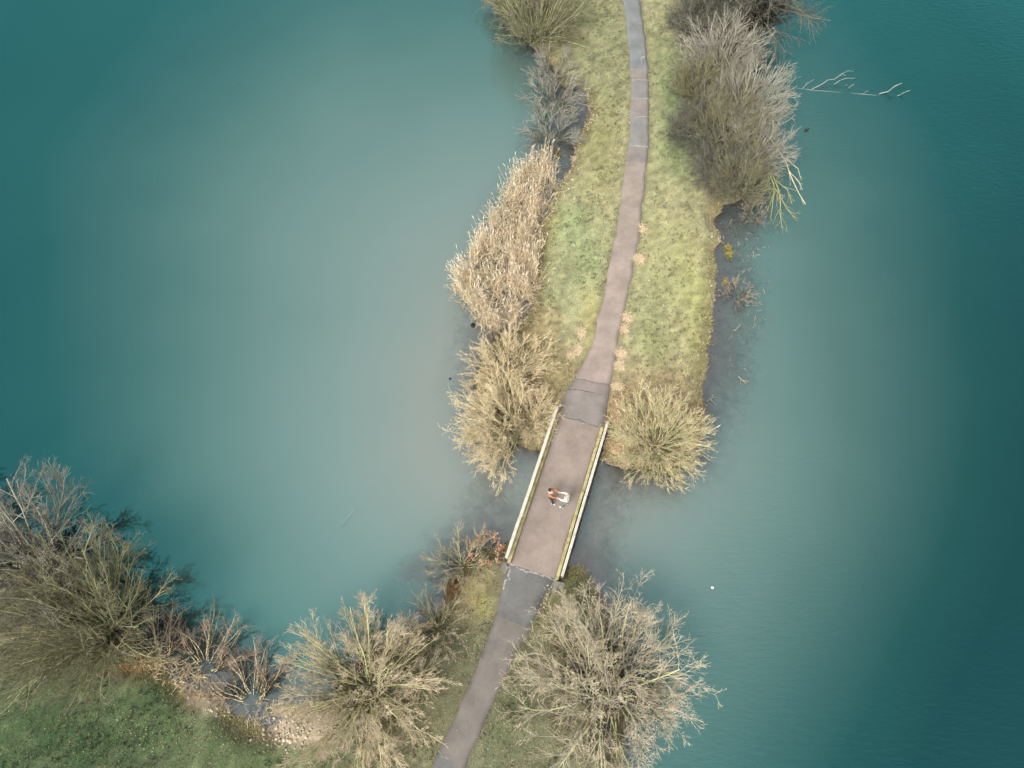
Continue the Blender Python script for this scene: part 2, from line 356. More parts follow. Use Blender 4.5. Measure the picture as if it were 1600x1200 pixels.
# ------------------------------------------------------------------ asphalt path in sections
def resample(L, Rr, step=.28):
    mid = (L + Rr) / 2; s = np.concatenate([[0], np.cumsum(np.hypot(*np.diff(mid, axis=0).T))])
    return s
M_A_PINK = asphalt('asphalt_reddish', (158, 145, 134)); M_A_GREY = asphalt('asphalt_grey', (142, 139, 134)); M_A_BLUE = asphalt('asphalt_blue_grey', (132, 135, 133))
M_A_MAUVE = asphalt('asphalt_mauve', (145, 136, 129)); M_A_SAND = asphalt('asphalt_sandy', (166, 151, 140)); M_A_DARK = asphalt('asphalt_dark_patch', (119, 118, 114)); M_A_BROWN = asphalt('asphalt_worn_brown', (130, 123, 115))
M_A_PATCH = asphalt('asphalt_repair', (146, 136, 129))
M_CRACK = noise_mat('crack_filler', alb((176, 174, 164)), alb((208, 206, 196)), 12, .95, 3, c3=alb((150, 146, 138)))
M_CRACKD = noise_mat('open_crack', alb((86, 80, 74)), alb((116, 108, 100)), 12, .95, 3)
path = empty('path', (0, 0, PZ), None, None); prop(path, kind='structure')
def sect(Lp, Rp, i0, i1, mat, seed, dz=0.0):
    """slab between pair i0 and i1 (fractions allowed) with frayed edges and a 12 cm skirt"""
    idx = np.arange(len(Lp)); Ls = np.hypot(*np.diff((Lp + Rp) / 2, axis=0).T); S = np.concatenate([[0], np.cumsum(Ls)])
    s0, s1 = np.interp([i0, i1], idx, S); n = max(2, int(abs(s1 - s0) / .25) + 1); q = np.linspace(s0, s1, n); t = np.interp(q, S, idx)
    g = lambda A: np.column_stack([np.interp(t, idx, A[:, 0]), np.interp(t, idx, A[:, 1])])
    # smooth the traced edges
    def sm(A):
        B = g(A)
        for _ in range(3):
            if n > 4: B[1:-1] = .25 * B[:-2] + .5 * B[1:-1] + .25 * B[2:]
        return B
    a, b = sm(Lp), sm(Rp); dv = b - a; L = np.hypot(*dv.T)[:, None]; dv = dv / L
    jit = lambda sd: ((vnoise(q, q * 0 + sd, .45, seed) - .5) * .13 + (vnoise(q, q * 0 + sd, 1.7, seed + 3) - .5) * .07)[:, None]
    a = a + dv * jit(1); b = b + dv * jit(2)
    m = 7; us = np.linspace(0, 1, m)
    top = np.stack([a * (1 - u) + b * u for u in us], 1)
    z = PZ + dz + .025 * (1 - (2 * us - 1) ** 2) - 0.012
    V = np.concatenate([top, np.broadcast_to(z[None, :, None], (n, m, 1))], 2)
    lo = V[:, [0, -1]].copy(); lo[:, :, 2] = PZ - .14
    V = np.concatenate([lo[:, :1], V, lo[:, 1:]], 1); V = V - np.array([0, 0, PZ])
    return mk('path_section', V.reshape(-1, 3), grid_faces(m + 2, n), mat, path)
k = 0
secs_n = [(0, 7, M_A_BLUE), (7, 8, M_A_MAUVE), (8, 9, M_A_GREY), (9, 10, M_A_MAUVE), (10, 11, M_A_GREY), (11, 12.1, M_A_MAUVE), (12.1, 16, M_A_PINK), (16, 21.35, M_A_SAND), (21.35, 22.3, M_A_PATCH), (22.3, 25, M_A_MAUVE)]
for i0, i1, mt in secs_n: sect(NL, NR, i0, i1, mt, k, dz=.0007 * (k % 2)); k += 1
for i0, i1, mt in [(0, 4.95, M_A_DARK), (4.95, 10, M_A_BROWN), (10, 13, M_A_DARK)]: sect(SL, SR, i0, i1, mt, k, dz=.0007 * (k % 2)); k += 1
def crack(p0, p1, wid, mat, seed, z, amp=.05, name='crack', parent=None, gaps=0.0):
    """jagged strip of filler or frayed joint"""
    rg = np.random.default_rng(seed); p0 = np.asarray(p0)[:2]; p1 = np.asarray(p1)[:2]
    L = np.hypot(*(p1 - p0)); n = max(6, int(L / .07)); t = np.linspace(0, 1, n)
    d = (p1 - p0) / L; nn = np.array([-d[1], d[0]])
    off = np.cumsum(rg.normal(0, amp * .4, n)); off -= np.linspace(off[0], off[-1], n); off += rg.normal(0, amp * .15, n)
    c = p0 + (p1 - p0) * t[:, None] + nn * off[:, None]
    w = wid * rg.uniform(.35, 1.25, n) * (1 - .7 * (rg.random(n) < gaps))
    V = np.concatenate([np.column_stack([c + nn * w[:, None] / 2, np.full(n, z)]), np.column_stack([c - nn * w[:, None] / 2, np.full(n, z)])])
    i = np.arange(n - 1)
    o = mk(name, V - np.array([0, 0, PZ]), np.column_stack([i, i + n, i + n + 1, i + 1]), mat, parent or path, smooth=False)
    return o
def pr(L, i): 
    j = int(i); f = i - j; return L[j] * (1 - f) + L[min(j + 1, len(L) - 1)] * f
for i, wd_, mt, gp in [(7, .05, M_CRACK, .5), (8, .09, M_CRACK, .1), (9, .08, M_CRACK, .25), (10, .09, M_CRACK, .15), (11, .10, M_CRACK, .05), (12.1, .06, M_CRACK, .6), (21.35, .03, M_CRACKD, .2), (22.3, .05, M_CRACKD, .4), (22.32, .06, M_CRACK, .7)]:
    crack(pr(NL, i), pr(NR, i), wd_, mt, int(i * 10), PZ + .022, gaps=gp)
crack(W(1001, 92, PZ), W(1008, 88, PZ), .12, M_CRACK, 77, PZ + .021, .12)
crack(W(1001, 92, PZ), W(1003, 100, PZ), .05, M_CRACK, 78, PZ + .02, .06)
crack(W(799, 882, PZ), W(796, 903, PZ), .09, M_CRACK, 5, PZ + .02, .10); crack(W(796, 903, PZ), W(785, 921, PZ), .11, M_CRACK, 6, PZ + .02, .10)
crack(W(849, 916, PZ), W(853, 922, PZ), .04, M_CRACK, 8, PZ + .022, .04); crack(W(862, 915, PZ), W(851, 938, PZ), .07, M_CRACK, 9, PZ + .02, .09, gaps=.5)
crack(pr(SL, 10), pr(SL, 10) * .6 + pr(SR, 10) * .4, .06, M_CRACK, 14, PZ + .02, .08, gaps=.4)

# ------------------------------------------------------------------ footbridge
DZ = .67                                              # deck level
B0 = np.array([-0.36, 9.20]); BU = np.array([.3155, .9489]); BV = np.array([.9489, -.3155]); BL = 9.15
bridge = empty('footbridge', (*(B0 + BU * BL / 2 + BV * 1.6), 0.0), 'timber footbridge with gritted brown deck, pale handrails and mossy kerbs', 'footbridge')
brot = math.atan2(BU[1], BU[0]) - math.pi / 2         # local +Y runs along the bridge
bridge.rotation_euler = (0, 0, brot)
M_RAIL = noise_mat('bleached_handrail', alb((184, 176, 156)), alb((220, 213, 198)), 4, .85, 7, .3, c3=alb((206, 198, 182)), lo=.3, hi=.6)
M_KERB = noise_mat('mossy_kerb_timber', alb((150, 146, 92)), alb((210, 198, 156)), 3.2, .95, 7, .4, c3=alb((190, 181, 126)))
M_POST = noise_mat('weathered_post', alb((120, 112, 88)), alb((168, 156, 122)), 6, .9, 5, .3)
M_PLANK = noise_mat('wet_dark_plank', alb((46, 44, 42)), alb((82, 78, 72)), 5, .8, 5, .3)
M_CONC = noise_mat('old_concrete', alb((120, 116, 104)), alb((160, 156, 142)), 3, .95, 6, .3)
M_DECK = asphalt('deck_grit', (156, 142, 131), .78, 1.13)
M_DEBRIS = noise_mat('edge_litter', alb((120, 104, 88)), alb((160, 136, 116)), 9, .97, 5, .4)
BW = 3.24
def lb(x0, x1, y0, y1, z0, z1, bev=.012, jit=0.0, rot=0.0):
    """bevelled box in bridge space: x across from the left edge, y along from the south end"""
    bm = bmesh.new(); bmesh.ops.create_cube(bm, size=1)
    bmesh.ops.scale(bm, vec=(x1 - x0, y1 - y0, z1 - z0), verts=bm.verts)
    if bev: bmesh.ops.bevel(bm, geom=bm.edges[:], offset=bev, segments=2, affect='EDGES', profile=.6)
    if jit:
        for v in bm.verts: v.co += Vector((random.gauss(0, jit), random.gauss(0, jit), random.gauss(0, jit)))
    if rot: bmesh.ops.rotate(bm, cent=(0, 0, 0), matrix=Matrix.Rotation(rot, 3, 'Z'), verts=bm.verts)
    bmesh.ops.translate(bm, vec=((x0 + x1) / 2 - BW / 2, (y0 + y1) / 2 - BL / 2, (z0 + z1) / 2), verts=bm.verts)
    return bm
# gritted surface, slightly cambered grid
ny = 60; nx = 16
u = np.linspace(.20, BW - .30, nx); v = np.linspace(-.06, BL - .04, ny); U, Vv = np.meshgrid(u, v)
zz = DZ + .012 * fbm(U, Vv, .8, 3)
mk('deck_surface', np.column_stack([U.ravel() - BW / 2, Vv.ravel() - BL / 2, zz.ravel()]), grid_faces(nx, ny), M_DECK, bridge)
plank = None
for i in range(int(BL / .2)):
    y0 = .02 + i * .2
    if plank is None:
        plank = bm_obj('plank', lb(0, BW + .06, 0, .17, DZ - .085, DZ - .012, .006), M_PLANK, bridge); plank.location = (0, y0, 0)
    else:
        p = plank.copy(); COL.objects.link(p); p.parent = bridge; p.location = (random.uniform(-.03, .03), y0, random.uniform(-.004, 0))
for x in (.35, 1.15, 2.0, 2.85): bm_obj('girder', lb(x - .09, x + .09, -.25, BL + .25, DZ - .42, DZ - .088, .01), M_PLANK, bridge)
for y0, y1 in ((-.55, -.10), (BL + .06, BL + .45)): bm_obj('abutment', lb(-.15, BW + .15, y0, y1, -.6, DZ - .06, .03), M_CONC, bridge)
HR = DZ + .72
def beams(name, x0, x1, z0, z1, cuts, mat, bev=.015):
    for a, b in zip(cuts[:-1], cuts[1:]):
        dx = random.uniform(-.012, .012); bm_obj(name, lb(x0 + dx, x1 + dx, a + .008, b - .008, z0, z1 + random.uniform(-.01, .01), bev, .003), mat, bridge)
beams('kerb_beam', .15, .33, DZ + .022, DZ + .19, [-.08, 3.1, 6.2, BL + .02], M_KERB, .02)
beams('kerb_beam', BW - .42, BW - .25, DZ + .022, DZ + .19, [-.10, 2.5, 5.0, 7.15, BL - .02], M_KERB, .02)
beams('handrail', .0, .17, HR - .05, HR, [-.02, 2.3, 4.6, 6.9, BL + .05], M_RAIL, .012)
beams('handrail', BW - .20, BW - .05, HR - .05, HR, [.0, 2.3, 4.6, 6.9, BL + .15], M_RAIL, .012)
for x0 in (.03, BW - .17):
    for j in range(7):
        y = .15 + j * (BL - .3) / 6
        bm_obj('post', lb(x0, x0 + .11, y - .055, y + .055, DZ - .35, HR - .052, .008), M_POST, bridge)
    beams('mid_rail', x0 + .035, x0 + .075, DZ + .34, DZ + .44, [.0, 4.6, BL], M_POST, .006)
for k_, (x, y, w_, l_) in enumerate([(BW - .36, -.48, .2, .72), (.14, -.42, .14, .5)]): bm_obj('kerb_stub', lb(x, x + w_, y - l_ / 2 + .02, y + l_ / 2 - .04, DZ - .2, DZ + .06, .02, .012, -.12), M_CONC, bridge)
# debris drifted along the kerbs
def strip(x0, x1, seed):
    n = 70; y = np.linspace(.02, BL - .1, n); w0 = x0 + (vnoise(y, y * 0, .5, seed) - .5) * .05; w1 = x1 + (vnoise(y, y * 0, .35, seed + 2) - .5) * .14
    z = np.full(n, DZ + .018)
    V = np.concatenate([np.column_stack([w0 - BW / 2, y - BL / 2, z]), np.column_stack([w1 - BW / 2, y - BL / 2, z])]); i = np.arange(n - 1)
    mk('edge_litter', V, np.column_stack([i, i + n, i + n + 1, i + 1]), M_DEBRIS, bridge)
strip(.33, .40, 4); strip(BW - .42, BW - .50, 9)
_o = crack(B0 + BV * .28 + BU * -.10, B0 + BV * 2.9 + BU * -.13, .10, M_CRACK, 21, PZ + .034, .06, gaps=.12)
crack(B0 + BV * .5 + BU * (BL - .02), B0 + BV * 2.95 + BU * (BL - .06), .035, M_CRACKD, 22, PZ + .036, .05)
crack(B0 + BV * 1.3 + BU * (BL - .05), B0 + BV * 2.3 + BU * (BL - .03), .07, M_CRACK, 23, PZ + .036, .05, gaps=.5)

# ------------------------------------------------------------------ branching plants
def norm(v): return v / np.maximum(np.linalg.norm(v, axis=-1, keepdims=True), 1e-9)
def perp_to(T, rg):
    r = norm(rg.normal(size=T.shape)); p = r - (r * T).sum(-1, keepdims=True) * T; return norm(p)
def curve(o, d, L, K, rg, up, wander):
    """polylines: start o (N,3), direction d, length L (N,), K points, bending towards +z by up"""
    N = len(o); P = np.zeros((N, K, 3)); P[:, 0] = o; st = (L / (K - 1))[:, None]
    for k in range(1, K):
        d = norm(d + np.array([0, 0, 1]) * up + rg.normal(0, wander, (N, 3)))
        P[:, k] = P[:, k - 1] + d * st
    return P
def kids(P, Rd, L, n, ratio, ang, K, rg, up, wander, tmin=.25, rr=.55, rmin=.004, flat=0.0):
    N, Kp = P.shape[:2]; idx = np.repeat(np.arange(N), n); M = len(idx)
    t = tmin + (1 - tmin) * rg.random(M) ** .8 * .98
    f = t * (Kp - 1); i = np.minimum(f.astype(int), Kp - 2); w = (f - i)[:, None]
    o = P[idx, i] * (1 - w) + P[idx, i + 1] * w; T = norm(P[idx, i + 1] - P[idx, i])
    a = np.radians(rg.uniform(ang[0], ang[1], M))[:, None]
    pv = perp_to(T, rg)
    if flat: pv[:, 2] *= (1 - flat); pv = norm(pv - (pv * T).sum(-1, keepdims=True) * T)
    d = T * np.cos(a) + pv * np.sin(a)
    Lc = L[idx] * ratio * (1.15 - .6 * t) * rg.uniform(.6, 1.25, M)
    r0 = np.maximum((Rd[idx, i] * (1 - w[:, 0]) + Rd[idx, i + 1] * w[:, 0]) * rr, rmin)
    Pc = curve(o, d, Lc, K, rg, up, wander)
    Rc = r0[:, None] * np.linspace(1, .35, K)[None]
    return Pc, np.maximum(Rc, rmin * .55), Lc
def tubes(P, Rd, sides):
    N, K = P.shape[:2]
    T = np.gradient(P, axis=1); T = norm(T); ref = np.tile(np.array([.31, .17, .93]), (N, K, 1)); ref[np.abs((T * ref).sum(-1)) > .95] = [1, 0, 0]
    u = norm(np.cross(T, ref)); v = np.cross(T, u); a = np.arange(sides) * 2 * np.pi / sides
    V = P[:, :, None] + Rd[:, :, None, None] * (np.cos(a)[None, None, :, None] * u[:, :, None] + np.sin(a)[None, None, :, None] * v[:, :, None])
    b = (np.arange(N) * K * sides)[:, None, None] + (np.arange(K - 1) * sides)[None, :, None] + np.arange(sides)[None, None]
    nx_ = np.roll(np.arange(sides), -1); b2 = (np.arange(N) * K * sides)[:, None, None] + (np.arange(K - 1) * sides)[None, :, None] + nx_[None, None]
    F = np.stack([b, b2, b2 + sides, b + sides], -1).reshape(-1, 4)
    return V.reshape(-1, 3), F
def merge(parts):
    Vs, Fs, o = [], [], 0
    for V, F in parts: Vs.append(V); Fs.append(F + o); o += len(V)
    return np.concatenate(Vs), np.concatenate(Fs)

M_B_OLIVE = bark('bark_olive', (154, 154, 110), (190, 188, 140), 3.0, 1.45); M_B_YEL = bark('bark_yellow_green', (182, 176, 124), (214, 207, 156), 3.0, 1.5); M_B_GREY = bark('bark_grey', (148, 145, 128), (186, 181, 162), 3.0, 1.4)
M_B_TAN = bark('bark_tan', (176, 158, 120), (214, 197, 156), 3.0, 1.5); M_B_DARK = bark('bark_dark', (84, 84, 74), (120, 118, 102)); M_B_PALE = bark('driftwood_pale', (140, 138, 130), (170, 166, 156), 3.0, 1.0)
M_T_PINK = bark('twig_pink_beige', (150, 130, 114), (188, 168, 148), 1.2, 1.35); M_T_TAN = bark('twig_tan', (188, 168, 130), (222, 203, 165), 1.2, 1.75); M_T_GREY = bark('twig_grey', (128, 124, 110), (162, 156, 140), 1.2, 1.35)
M_T_OLIVE = bark('twig_olive', (120, 117, 90), (152, 147, 114), 1.2, 1.25); M_T_RED = bark('twig_red_brown', (136, 120, 104), (172, 154, 132), 1.2, 1.3); M_T_SAND = bark('twig_sandy', (178, 164, 136), (213, 198, 168), 1.2, 1.5)
M_T_BEIGE = bark('twig_beige', (170, 154, 126), (206, 188, 156), 1.2, 1.65); M_T_DUSK = bark('twig_dusky', (98, 98, 86), (132, 130, 114), 1.2, 1.2); M_B_DUSK = bark('bark_dusky_olive', (118, 117, 88), (152, 149, 114), 3.0, 1.3)
M_INNER = bark('inner_shade_twigs', (68, 62, 52), (104, 96, 80), 1.2, 1.0)
def bush_meshes(key, seed, n0, L0, tilt, c, ratio=(.55, .5, .45), r0=.05, base_r=.35, up=.06, mats=None, az=None, wander=.10, ang=((15, 45), (20, 50), (20, 55)), tmin=.25, rmin=.006, up2=.05, tw=1.0, inner=None):
    """multi-stemmed bare shrub: returns meshes for trunk (stems), branches, crown (twigs)"""
    rg = np.random.default_rng(seed)
    i0 = np.arange(n0); phi = i0 * 2.39996 + rg.normal(0, .18, n0) if az is None else np.radians(az[0] + (az[1] - az[0]) * ((i0 * .61803) % 1))
    tl = np.radians(tilt[0] + (tilt[1] - tilt[0]) * np.sqrt((i0 + rg.random(n0)) / n0))
    d = np.column_stack([np.sin(tl) * np.cos(phi), np.sin(tl) * np.sin(phi), np.cos(tl)])
    rad = base_r * np.sqrt(rg.random(n0))
    o = np.column_stack([np.cos(phi) * rad, np.sin(phi) * rad, np.full(n0, -.12)])
    L = L0 * rg.uniform(.78, 1.1, n0)
    P0 = curve(o, d, L, 7, rg, up, wander); R0 = (r0 * rg.uniform(.6, 1.15, n0))[:, None] * np.linspace(1, .42, 7)[None]
    P1, R1, L1 = kids(P0, R0, L, c[0], ratio[0], ang[0], 6, rg, up2, wander, tmin, .6, rmin * 1.5)
    lv = []
    P, Rr, Lc = P1, R1, L1
    for i in range(1, len(c)):
        P, Rr, Lc = kids(P, Rr, Lc, c[i], ratio[i], ang[i], 4 if i == 1 else 3, rg, up2, wander * 1.2, .18, .6, rmin)
        lv.append((P, Rr * tw))
    me0 = raw_mesh('trunk', *tubes(P0, R0, 6), mats[0]); me1 = raw_mesh('branches', *tubes(P1, R1, 4), mats[1])
    me2 = raw_mesh('crown', *merge([tubes(p, r, 3) for p, r in lv]), mats[2])
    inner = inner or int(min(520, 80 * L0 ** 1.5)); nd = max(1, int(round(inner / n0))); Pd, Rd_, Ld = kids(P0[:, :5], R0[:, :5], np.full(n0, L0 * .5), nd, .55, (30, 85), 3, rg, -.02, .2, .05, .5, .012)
    me3 = raw_mesh('added_shade_twigs', *tubes(Pd, Rd_, 3), M_INNER)  # dark twigs added to put shade into the crowns and their reflections
    return (me0, me1, me2, me3)
def ground_z(x, y): return float(grid_lookup(TZg, np.array([x]), np.array([y]))[0])
def plant(meshes, name, label, cat, px, py, group=None, rz=0.0, sc=1.0, z=None, squash=1.0):
    p = W(px, py, .5); zz = ground_z(p[0], p[1]) if z is None else z
    p = W(px, py, zz); zz = max(ground_z(p[0], p[1]), .1) if z is None else z
    e = empty(name, (p[0], p[1], zz), label, cat, group, rz); e.scale = (sc, sc, sc * squash)
    for nme, me in zip(('trunk', 'branches', 'crown', 'added_shade_twigs'), meshes):
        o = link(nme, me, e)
        if nme == 'added_shade_twigs' or (nme == 'branches' and name in ('small_shrub', 'copper_bush', 'scrub', 'bank_brush', 'lakeside_tree')): prop(o, kind='stuff')
    return e

# the big bare willows south of the lake
t3 = bush_meshes('t3', 31, 36, 4.2, (6, 76), (10, 9, 4), (.58, .5, .45), .075, .3, .015, (M_B_OLIVE, M_B_GREY, M_T_SAND), wander=.12, ang=((16, 48), (18, 50), (20, 55)), rmin=.0085, tmin=.15)
plant(t3, 'willow_tree', 'big rounded bare willow filling the bank right of the path, southeast of the bridge', 'tree', 952, 1076, 'bare willows on the south bank', .4, 1.0, None, 1.12)
t2 = bush_meshes('t2', 22, 60, 4.0, (6, 78), (8, 8, 4), (.52, .48, .45), .048, .45, .015, (M_B_YEL, M_B_OLIVE, M_T_BEIGE), wander=.08, ang=((12, 40), (14, 42), (18, 50)), rmin=.0085, tmin=.15)
plant(t2, 'willow_tree', 'fan shaped bare willow with yellowish stems between sandy hollow and path', 'tree', 576, 1072, 'bare willows on the south bank', 1.0, .96, None, 1.1)
t1 = bush_meshes('t1', 12, 64, 4.9, (6, 66), (8, 8, 3), (.52, .48, .45), .062, .5, .02, (M_B_OLIVE, M_B_OLIVE, M_T_OLIVE), wander=.085, ang=((12, 40), (14, 42), (18, 50)), rmin=.0105, tmin=.15)
plant(t1, 'willow_tree', 'large olive stemmed bare willow at the corner of the dark lawn', 'tree', 172, 984, 'bare willows on the south bank', 2.2, .86, None, 1.45)
t1b = bush_meshes('t1b', 13, 24, 5.0, (4, 58), (9, 8, 5), (.56, .5, .45), .08, .4, .03, (M_B_GREY, M_B_GREY, M_T_GREY), wander=.11, ang=((16, 46), (18, 48), (20, 52)), rmin=.0105, tmin=.18)
plant(t1b, 'alder_tree', 'grey twiggy bare tree at the left edge above the olive willow', 'tree', 72, 896, None, 0.3, 1.0, None, 1.25)
plant(t1b, 'alder_tree', 'bare tree at the far left edge, only its twig tips in view', 'tree', -118, 816, None, 2.6, .95)
# shrubs by the bridge
t4 = bush_meshes('t4', 44, 120, 2.75, (4, 86), (8, 6), (.5, .45), .024, .5, .01, (M_B_YEL, M_B_OLIVE, M_T_TAN), wander=.07, ang=((12, 38), (16, 48)), rmin=.0095, tmin=.15)
plant(t4, 'willow_shrub', 'dome shaped yellowish bare shrub at the northeast end of the bridge', 'shrub', 1026, 694, 'bare shrubs at the bridge', 0, .97, None, 1.25)
t5 = bush_meshes('t5', 55, 60, 3.2, (14, 86), (8, 6, 2), (.52, .48, .45), .034, .5, .01, (M_B_YEL, M_B_TAN, M_T_TAN), az=(100, 258), wander=.09, ang=((14, 42), (16, 46), (18, 50)), rmin=.0095, tmin=.15)
plant(t5, 'willow_shrub', 'sprawling tan bare shrub leaning over the water beside the left handrail', 'shrub', 812, 668, 'bare shrubs at the bridge', 0)
t5b = bush_meshes('t5b', 56, 66, 2.5, (8, 84), (8, 6), (.5, .45), .022, .7, .015, (M_B_TAN, M_B_TAN, M_T_TAN), wander=.10, rmin=.0095, tmin=.15)
plant(t5b, 'bramble_shrub', 'straw brown bare shrub between the reed bed and the sprawling bridge shrub', 'shrub', 800, 584, 'bare shrubs at the bridge', 0)
plant(t5b, 'bramble_shrub', 'low straw brown shrub filling the corner beside the north end of the left handrail', 'shrub', 832, 652, 'bare shrubs at the bridge', 2.0, .62)
t6 = bush_meshes('t6', 61, 26, 1.9, (5, 72), (8, 7), (.5, .45), .022, .2, .03, (M_B_OLIVE, M_B_OLIVE, M_T_PINK), wander=.08, rmin=.008)
plant(t6, 'small_shrub', 'slender bare shrub at the water edge left of the orange leaved bush', 'shrub', 722, 884, None, 0)
plant(t6, 'small_shrub', 'low bare shrub between the fan shaped willow and the path bank', 'shrub', 684, 984, None, 1.2, .95)
# thicket along the north-east shore, three growth forms
th = [bush_meshes('th0', 71, 60, 2.8, (5, 78), (8, 7), (.55, .48), .03, .5, .03, (M_B_GREY, M_B_GREY, M_T_GREY), wander=.12, rmin=.0115),
      bush_meshes('th1', 72, 60, 2.8, (5, 78), (8, 7), (.55, .48), .03, .5, .03, (M_B_DUSK, M_B_DUSK, M_T_OLIVE), wander=.13, rmin=.0115),
      bush_meshes('th2', 73, 54, 2.4, (10, 82), (8, 8), (.55, .5), .028, .6, .02, (M_B_DARK, M_B_DARK, M_T_DUSK), wander=.18, rmin=.0115, ang=((25, 65), (25, 70)))]
for i, (f, px, py, rz, sc, lab) in enumerate([
        (2, 1088, 46, .3, 1.0, 'dark low bare shrub at the top of the thicket beside the grass'),
        (0, 1126, 108, 1.1, 1.15, 'upright pale branched shrub left of the mossy leaning log'),
        (2, 1120, 12, 2.0, 1.05, 'dark tangled shrub at the top edge left of the lakeside tree trunk'),
        (1, 1092, 152, 2.3, .95, 'olive bare shrub bordering the bright green grass strip'),
        (0, 1160, 178, 3.0, 1.15, 'rounded tan grey shrub beside the water below the mossy log'),
        (2, 1084, 218, .9, .9, 'grey bare shrub jutting farthest into the grass'),
        (1, 1128, 224, 4.0, 1.05, 'dense olive shrub in the middle of the thicket'),
        (0, 1172, 250, 5.1, .95, 'grey twiggy shrub at the root of the fallen willow limb'),
        (2, 1118, 276, 5.8, .85, 'dark shrub low in the thicket above the orange leaves'),
        (1, 1154, 296, .2, .85, 'lowest olive shrub of the thicket beside the silt flat')]):
    plant(th[f], 'thicket_shrub', lab, 'shrub', px, py, 'shrubs of the lakeside thicket', rz, sc, None, 1.2)
# tall tree at the top edge
tt = bush_meshes('tt', 81, 3, 8.5, (2, 16), (15, 10, 6), (.5, .5, .42), .17, .15, .02, (M_B_DARK, M_B_DARK, M_T_DUSK), wander=.07, ang=((50, 85), (25, 60), (25, 60)), tmin=.12, rmin=.009, up2=-.02)
plant(tt, 'lakeside_tree', 'tall bare tree with dark trunk rising past the top edge over the thicket', 'tree', 1178, 58, None, .8)
# top left willow and the scrub standing in the water below it
t10 = bush_meshes('t10', 91, 66, 3.5, (10, 78), (8, 7), (.5, .45), .03, .9, .03, (M_B_OLIVE, M_B_DUSK, M_T_OLIVE), wander=.08, rmin=.0115)
plant(t10, 'willow_shrub', 'broad olive yellow shrub at the top edge over the west shore', 'shrub', 838, 52, None, .5, 1.0, None, 1.5)
plant(t10, 'willow_shrub', 'pale straw coloured shrub at the very top of the west shore', 'shrub', 800, 12, None, 2.5, .7)
t11 = bush_meshes('t11', 92, 28, 2.2, (15, 82), (8, 7), (.55, .5), .028, .4, .03, (M_B_DARK, M_B_GREY, M_T_GREY), wander=.13, rmin=.008)
plant(t11, 'scrub', 'dark scrub overhanging the water just below the top shrub', 'shrub', 866, 122, 'scrub round the west inlet', .4, .9)
plant(t11, 'scrub', 'grey scrub standing in shallow water at the mouth of the inlet', 'shrub', 868, 170, 'scrub round the west inlet', 2.1, 1.1)
plant(t11, 'scrub', 'pale grey scrub between the inlet pool and the top of the reed bed', 'shrub', 862, 222, 'scrub round the west inlet', 4.0, 1.0)
# brush along the south-west bay
t12 = bush_meshes('t12', 95, 26, 2.0, (25, 86), (7, 6), (.5, .45), .024, .7, -.02, (M_B_TAN, M_T_RED, M_T_RED), az=(15, 165), inner=500, wander=.14, rmin=.008)
for px, py, rz, sc, lab in [(250, 1030, .0, 1.0, 'tangle of dry brush between the corner willow and the bay'), (322, 1050, -.3, 1.1, 'reddish brown brush reaching over the bay beside the dark reflection'), (398, 1100, .25, 1.1, 'greyish brush between the two sandy hollows')]:
    plant(t12, 'bank_brush', lab, 'shrub', px, py, 'brush along the bay', rz, sc)
t13 = bush_meshes('t13', 96, 20, 1.1, (10, 80), (6, 5), (.55, .5), .02, .3, .03, (M_B_DARK, M_T_RED, M_T_PINK), wander=.12, rmin=.007)
plant(t13, 'small_shrub', 'pinkish brown shrub standing on the silt flat by the east bank', 'shrub', 1150, 462, None, 0, 1.0, .02)
plant(t13, 'small_shrub', 'dry brown twigs under the fallen willow limb', 'shrub', 1176, 338, None, 2.0, 1.0, .02)
plant(t13, 'small_shrub', 'small brown shrub at the foot of the reed bed by the water', 'shrub', 782, 520, None, 1.0, .9)

# fallen willow limbs, drowned tree, logs: grown from hand laid spines
def spine(pts):
    return np.array([[*W(a, b, z)[:2], z] for a, b, z in pts])
def respl(P, K):
    s = np.concatenate([[0], np.cumsum(np.linalg.norm(np.diff(P, axis=0), axis=1))]); q = np.linspace(0, s[-1], K)
    return np.column_stack([np.interp(q, s, P[:, i]) for i in range(3)]), s[-1]
def limb(name, label, cat, spines, mats, seed, kid=None, K=9):
    rg = np.random.default_rng(seed)
    base = spine([spines[0][0][0]])[0]
    e = empty(name, base, label, cat)
    Ps, Rs, Ls = [], [], []
    for pts, ra, rb in spines:
        p, L = respl(spine(pts), K); p[1:-1] += rg.normal(0, .02 * min(1, L / 3), (K - 2, 3)); Ps.append(p - base); Rs.append(np.linspace(ra, rb, K)); Ls.append(L)
    Ps, Rs, Ls = np.array(Ps), np.array(Rs), np.array(Ls)
    mk('trunk', *tubes(Ps[:1], Rs[:1], 8), mats[0], e)
    for i in range(1, len(Ps)): mk('branch', *tubes(Ps[i:i + 1], Rs[i:i + 1], 6), mats[1], e)
    if kid:
        n, ratio, ang, n2 = kid
        P1, R1, L1 = kids(Ps, Rs, Ls, n, ratio, ang, 6, rg, -.01, .10, .2, .6, .013)
        P2_, R2, _ = kids(P1, R1, L1, n2, .45, (18, 45), 4, rg, -.02, .12, .2, .7, .010)
        mk('crown', *merge([tubes(P1, R1, 4), tubes(P2_, R2, 3)]), mats[2], e)
    return e
M_B_LIME = bark('bark_lime', (136, 134, 90), (170, 164, 114))
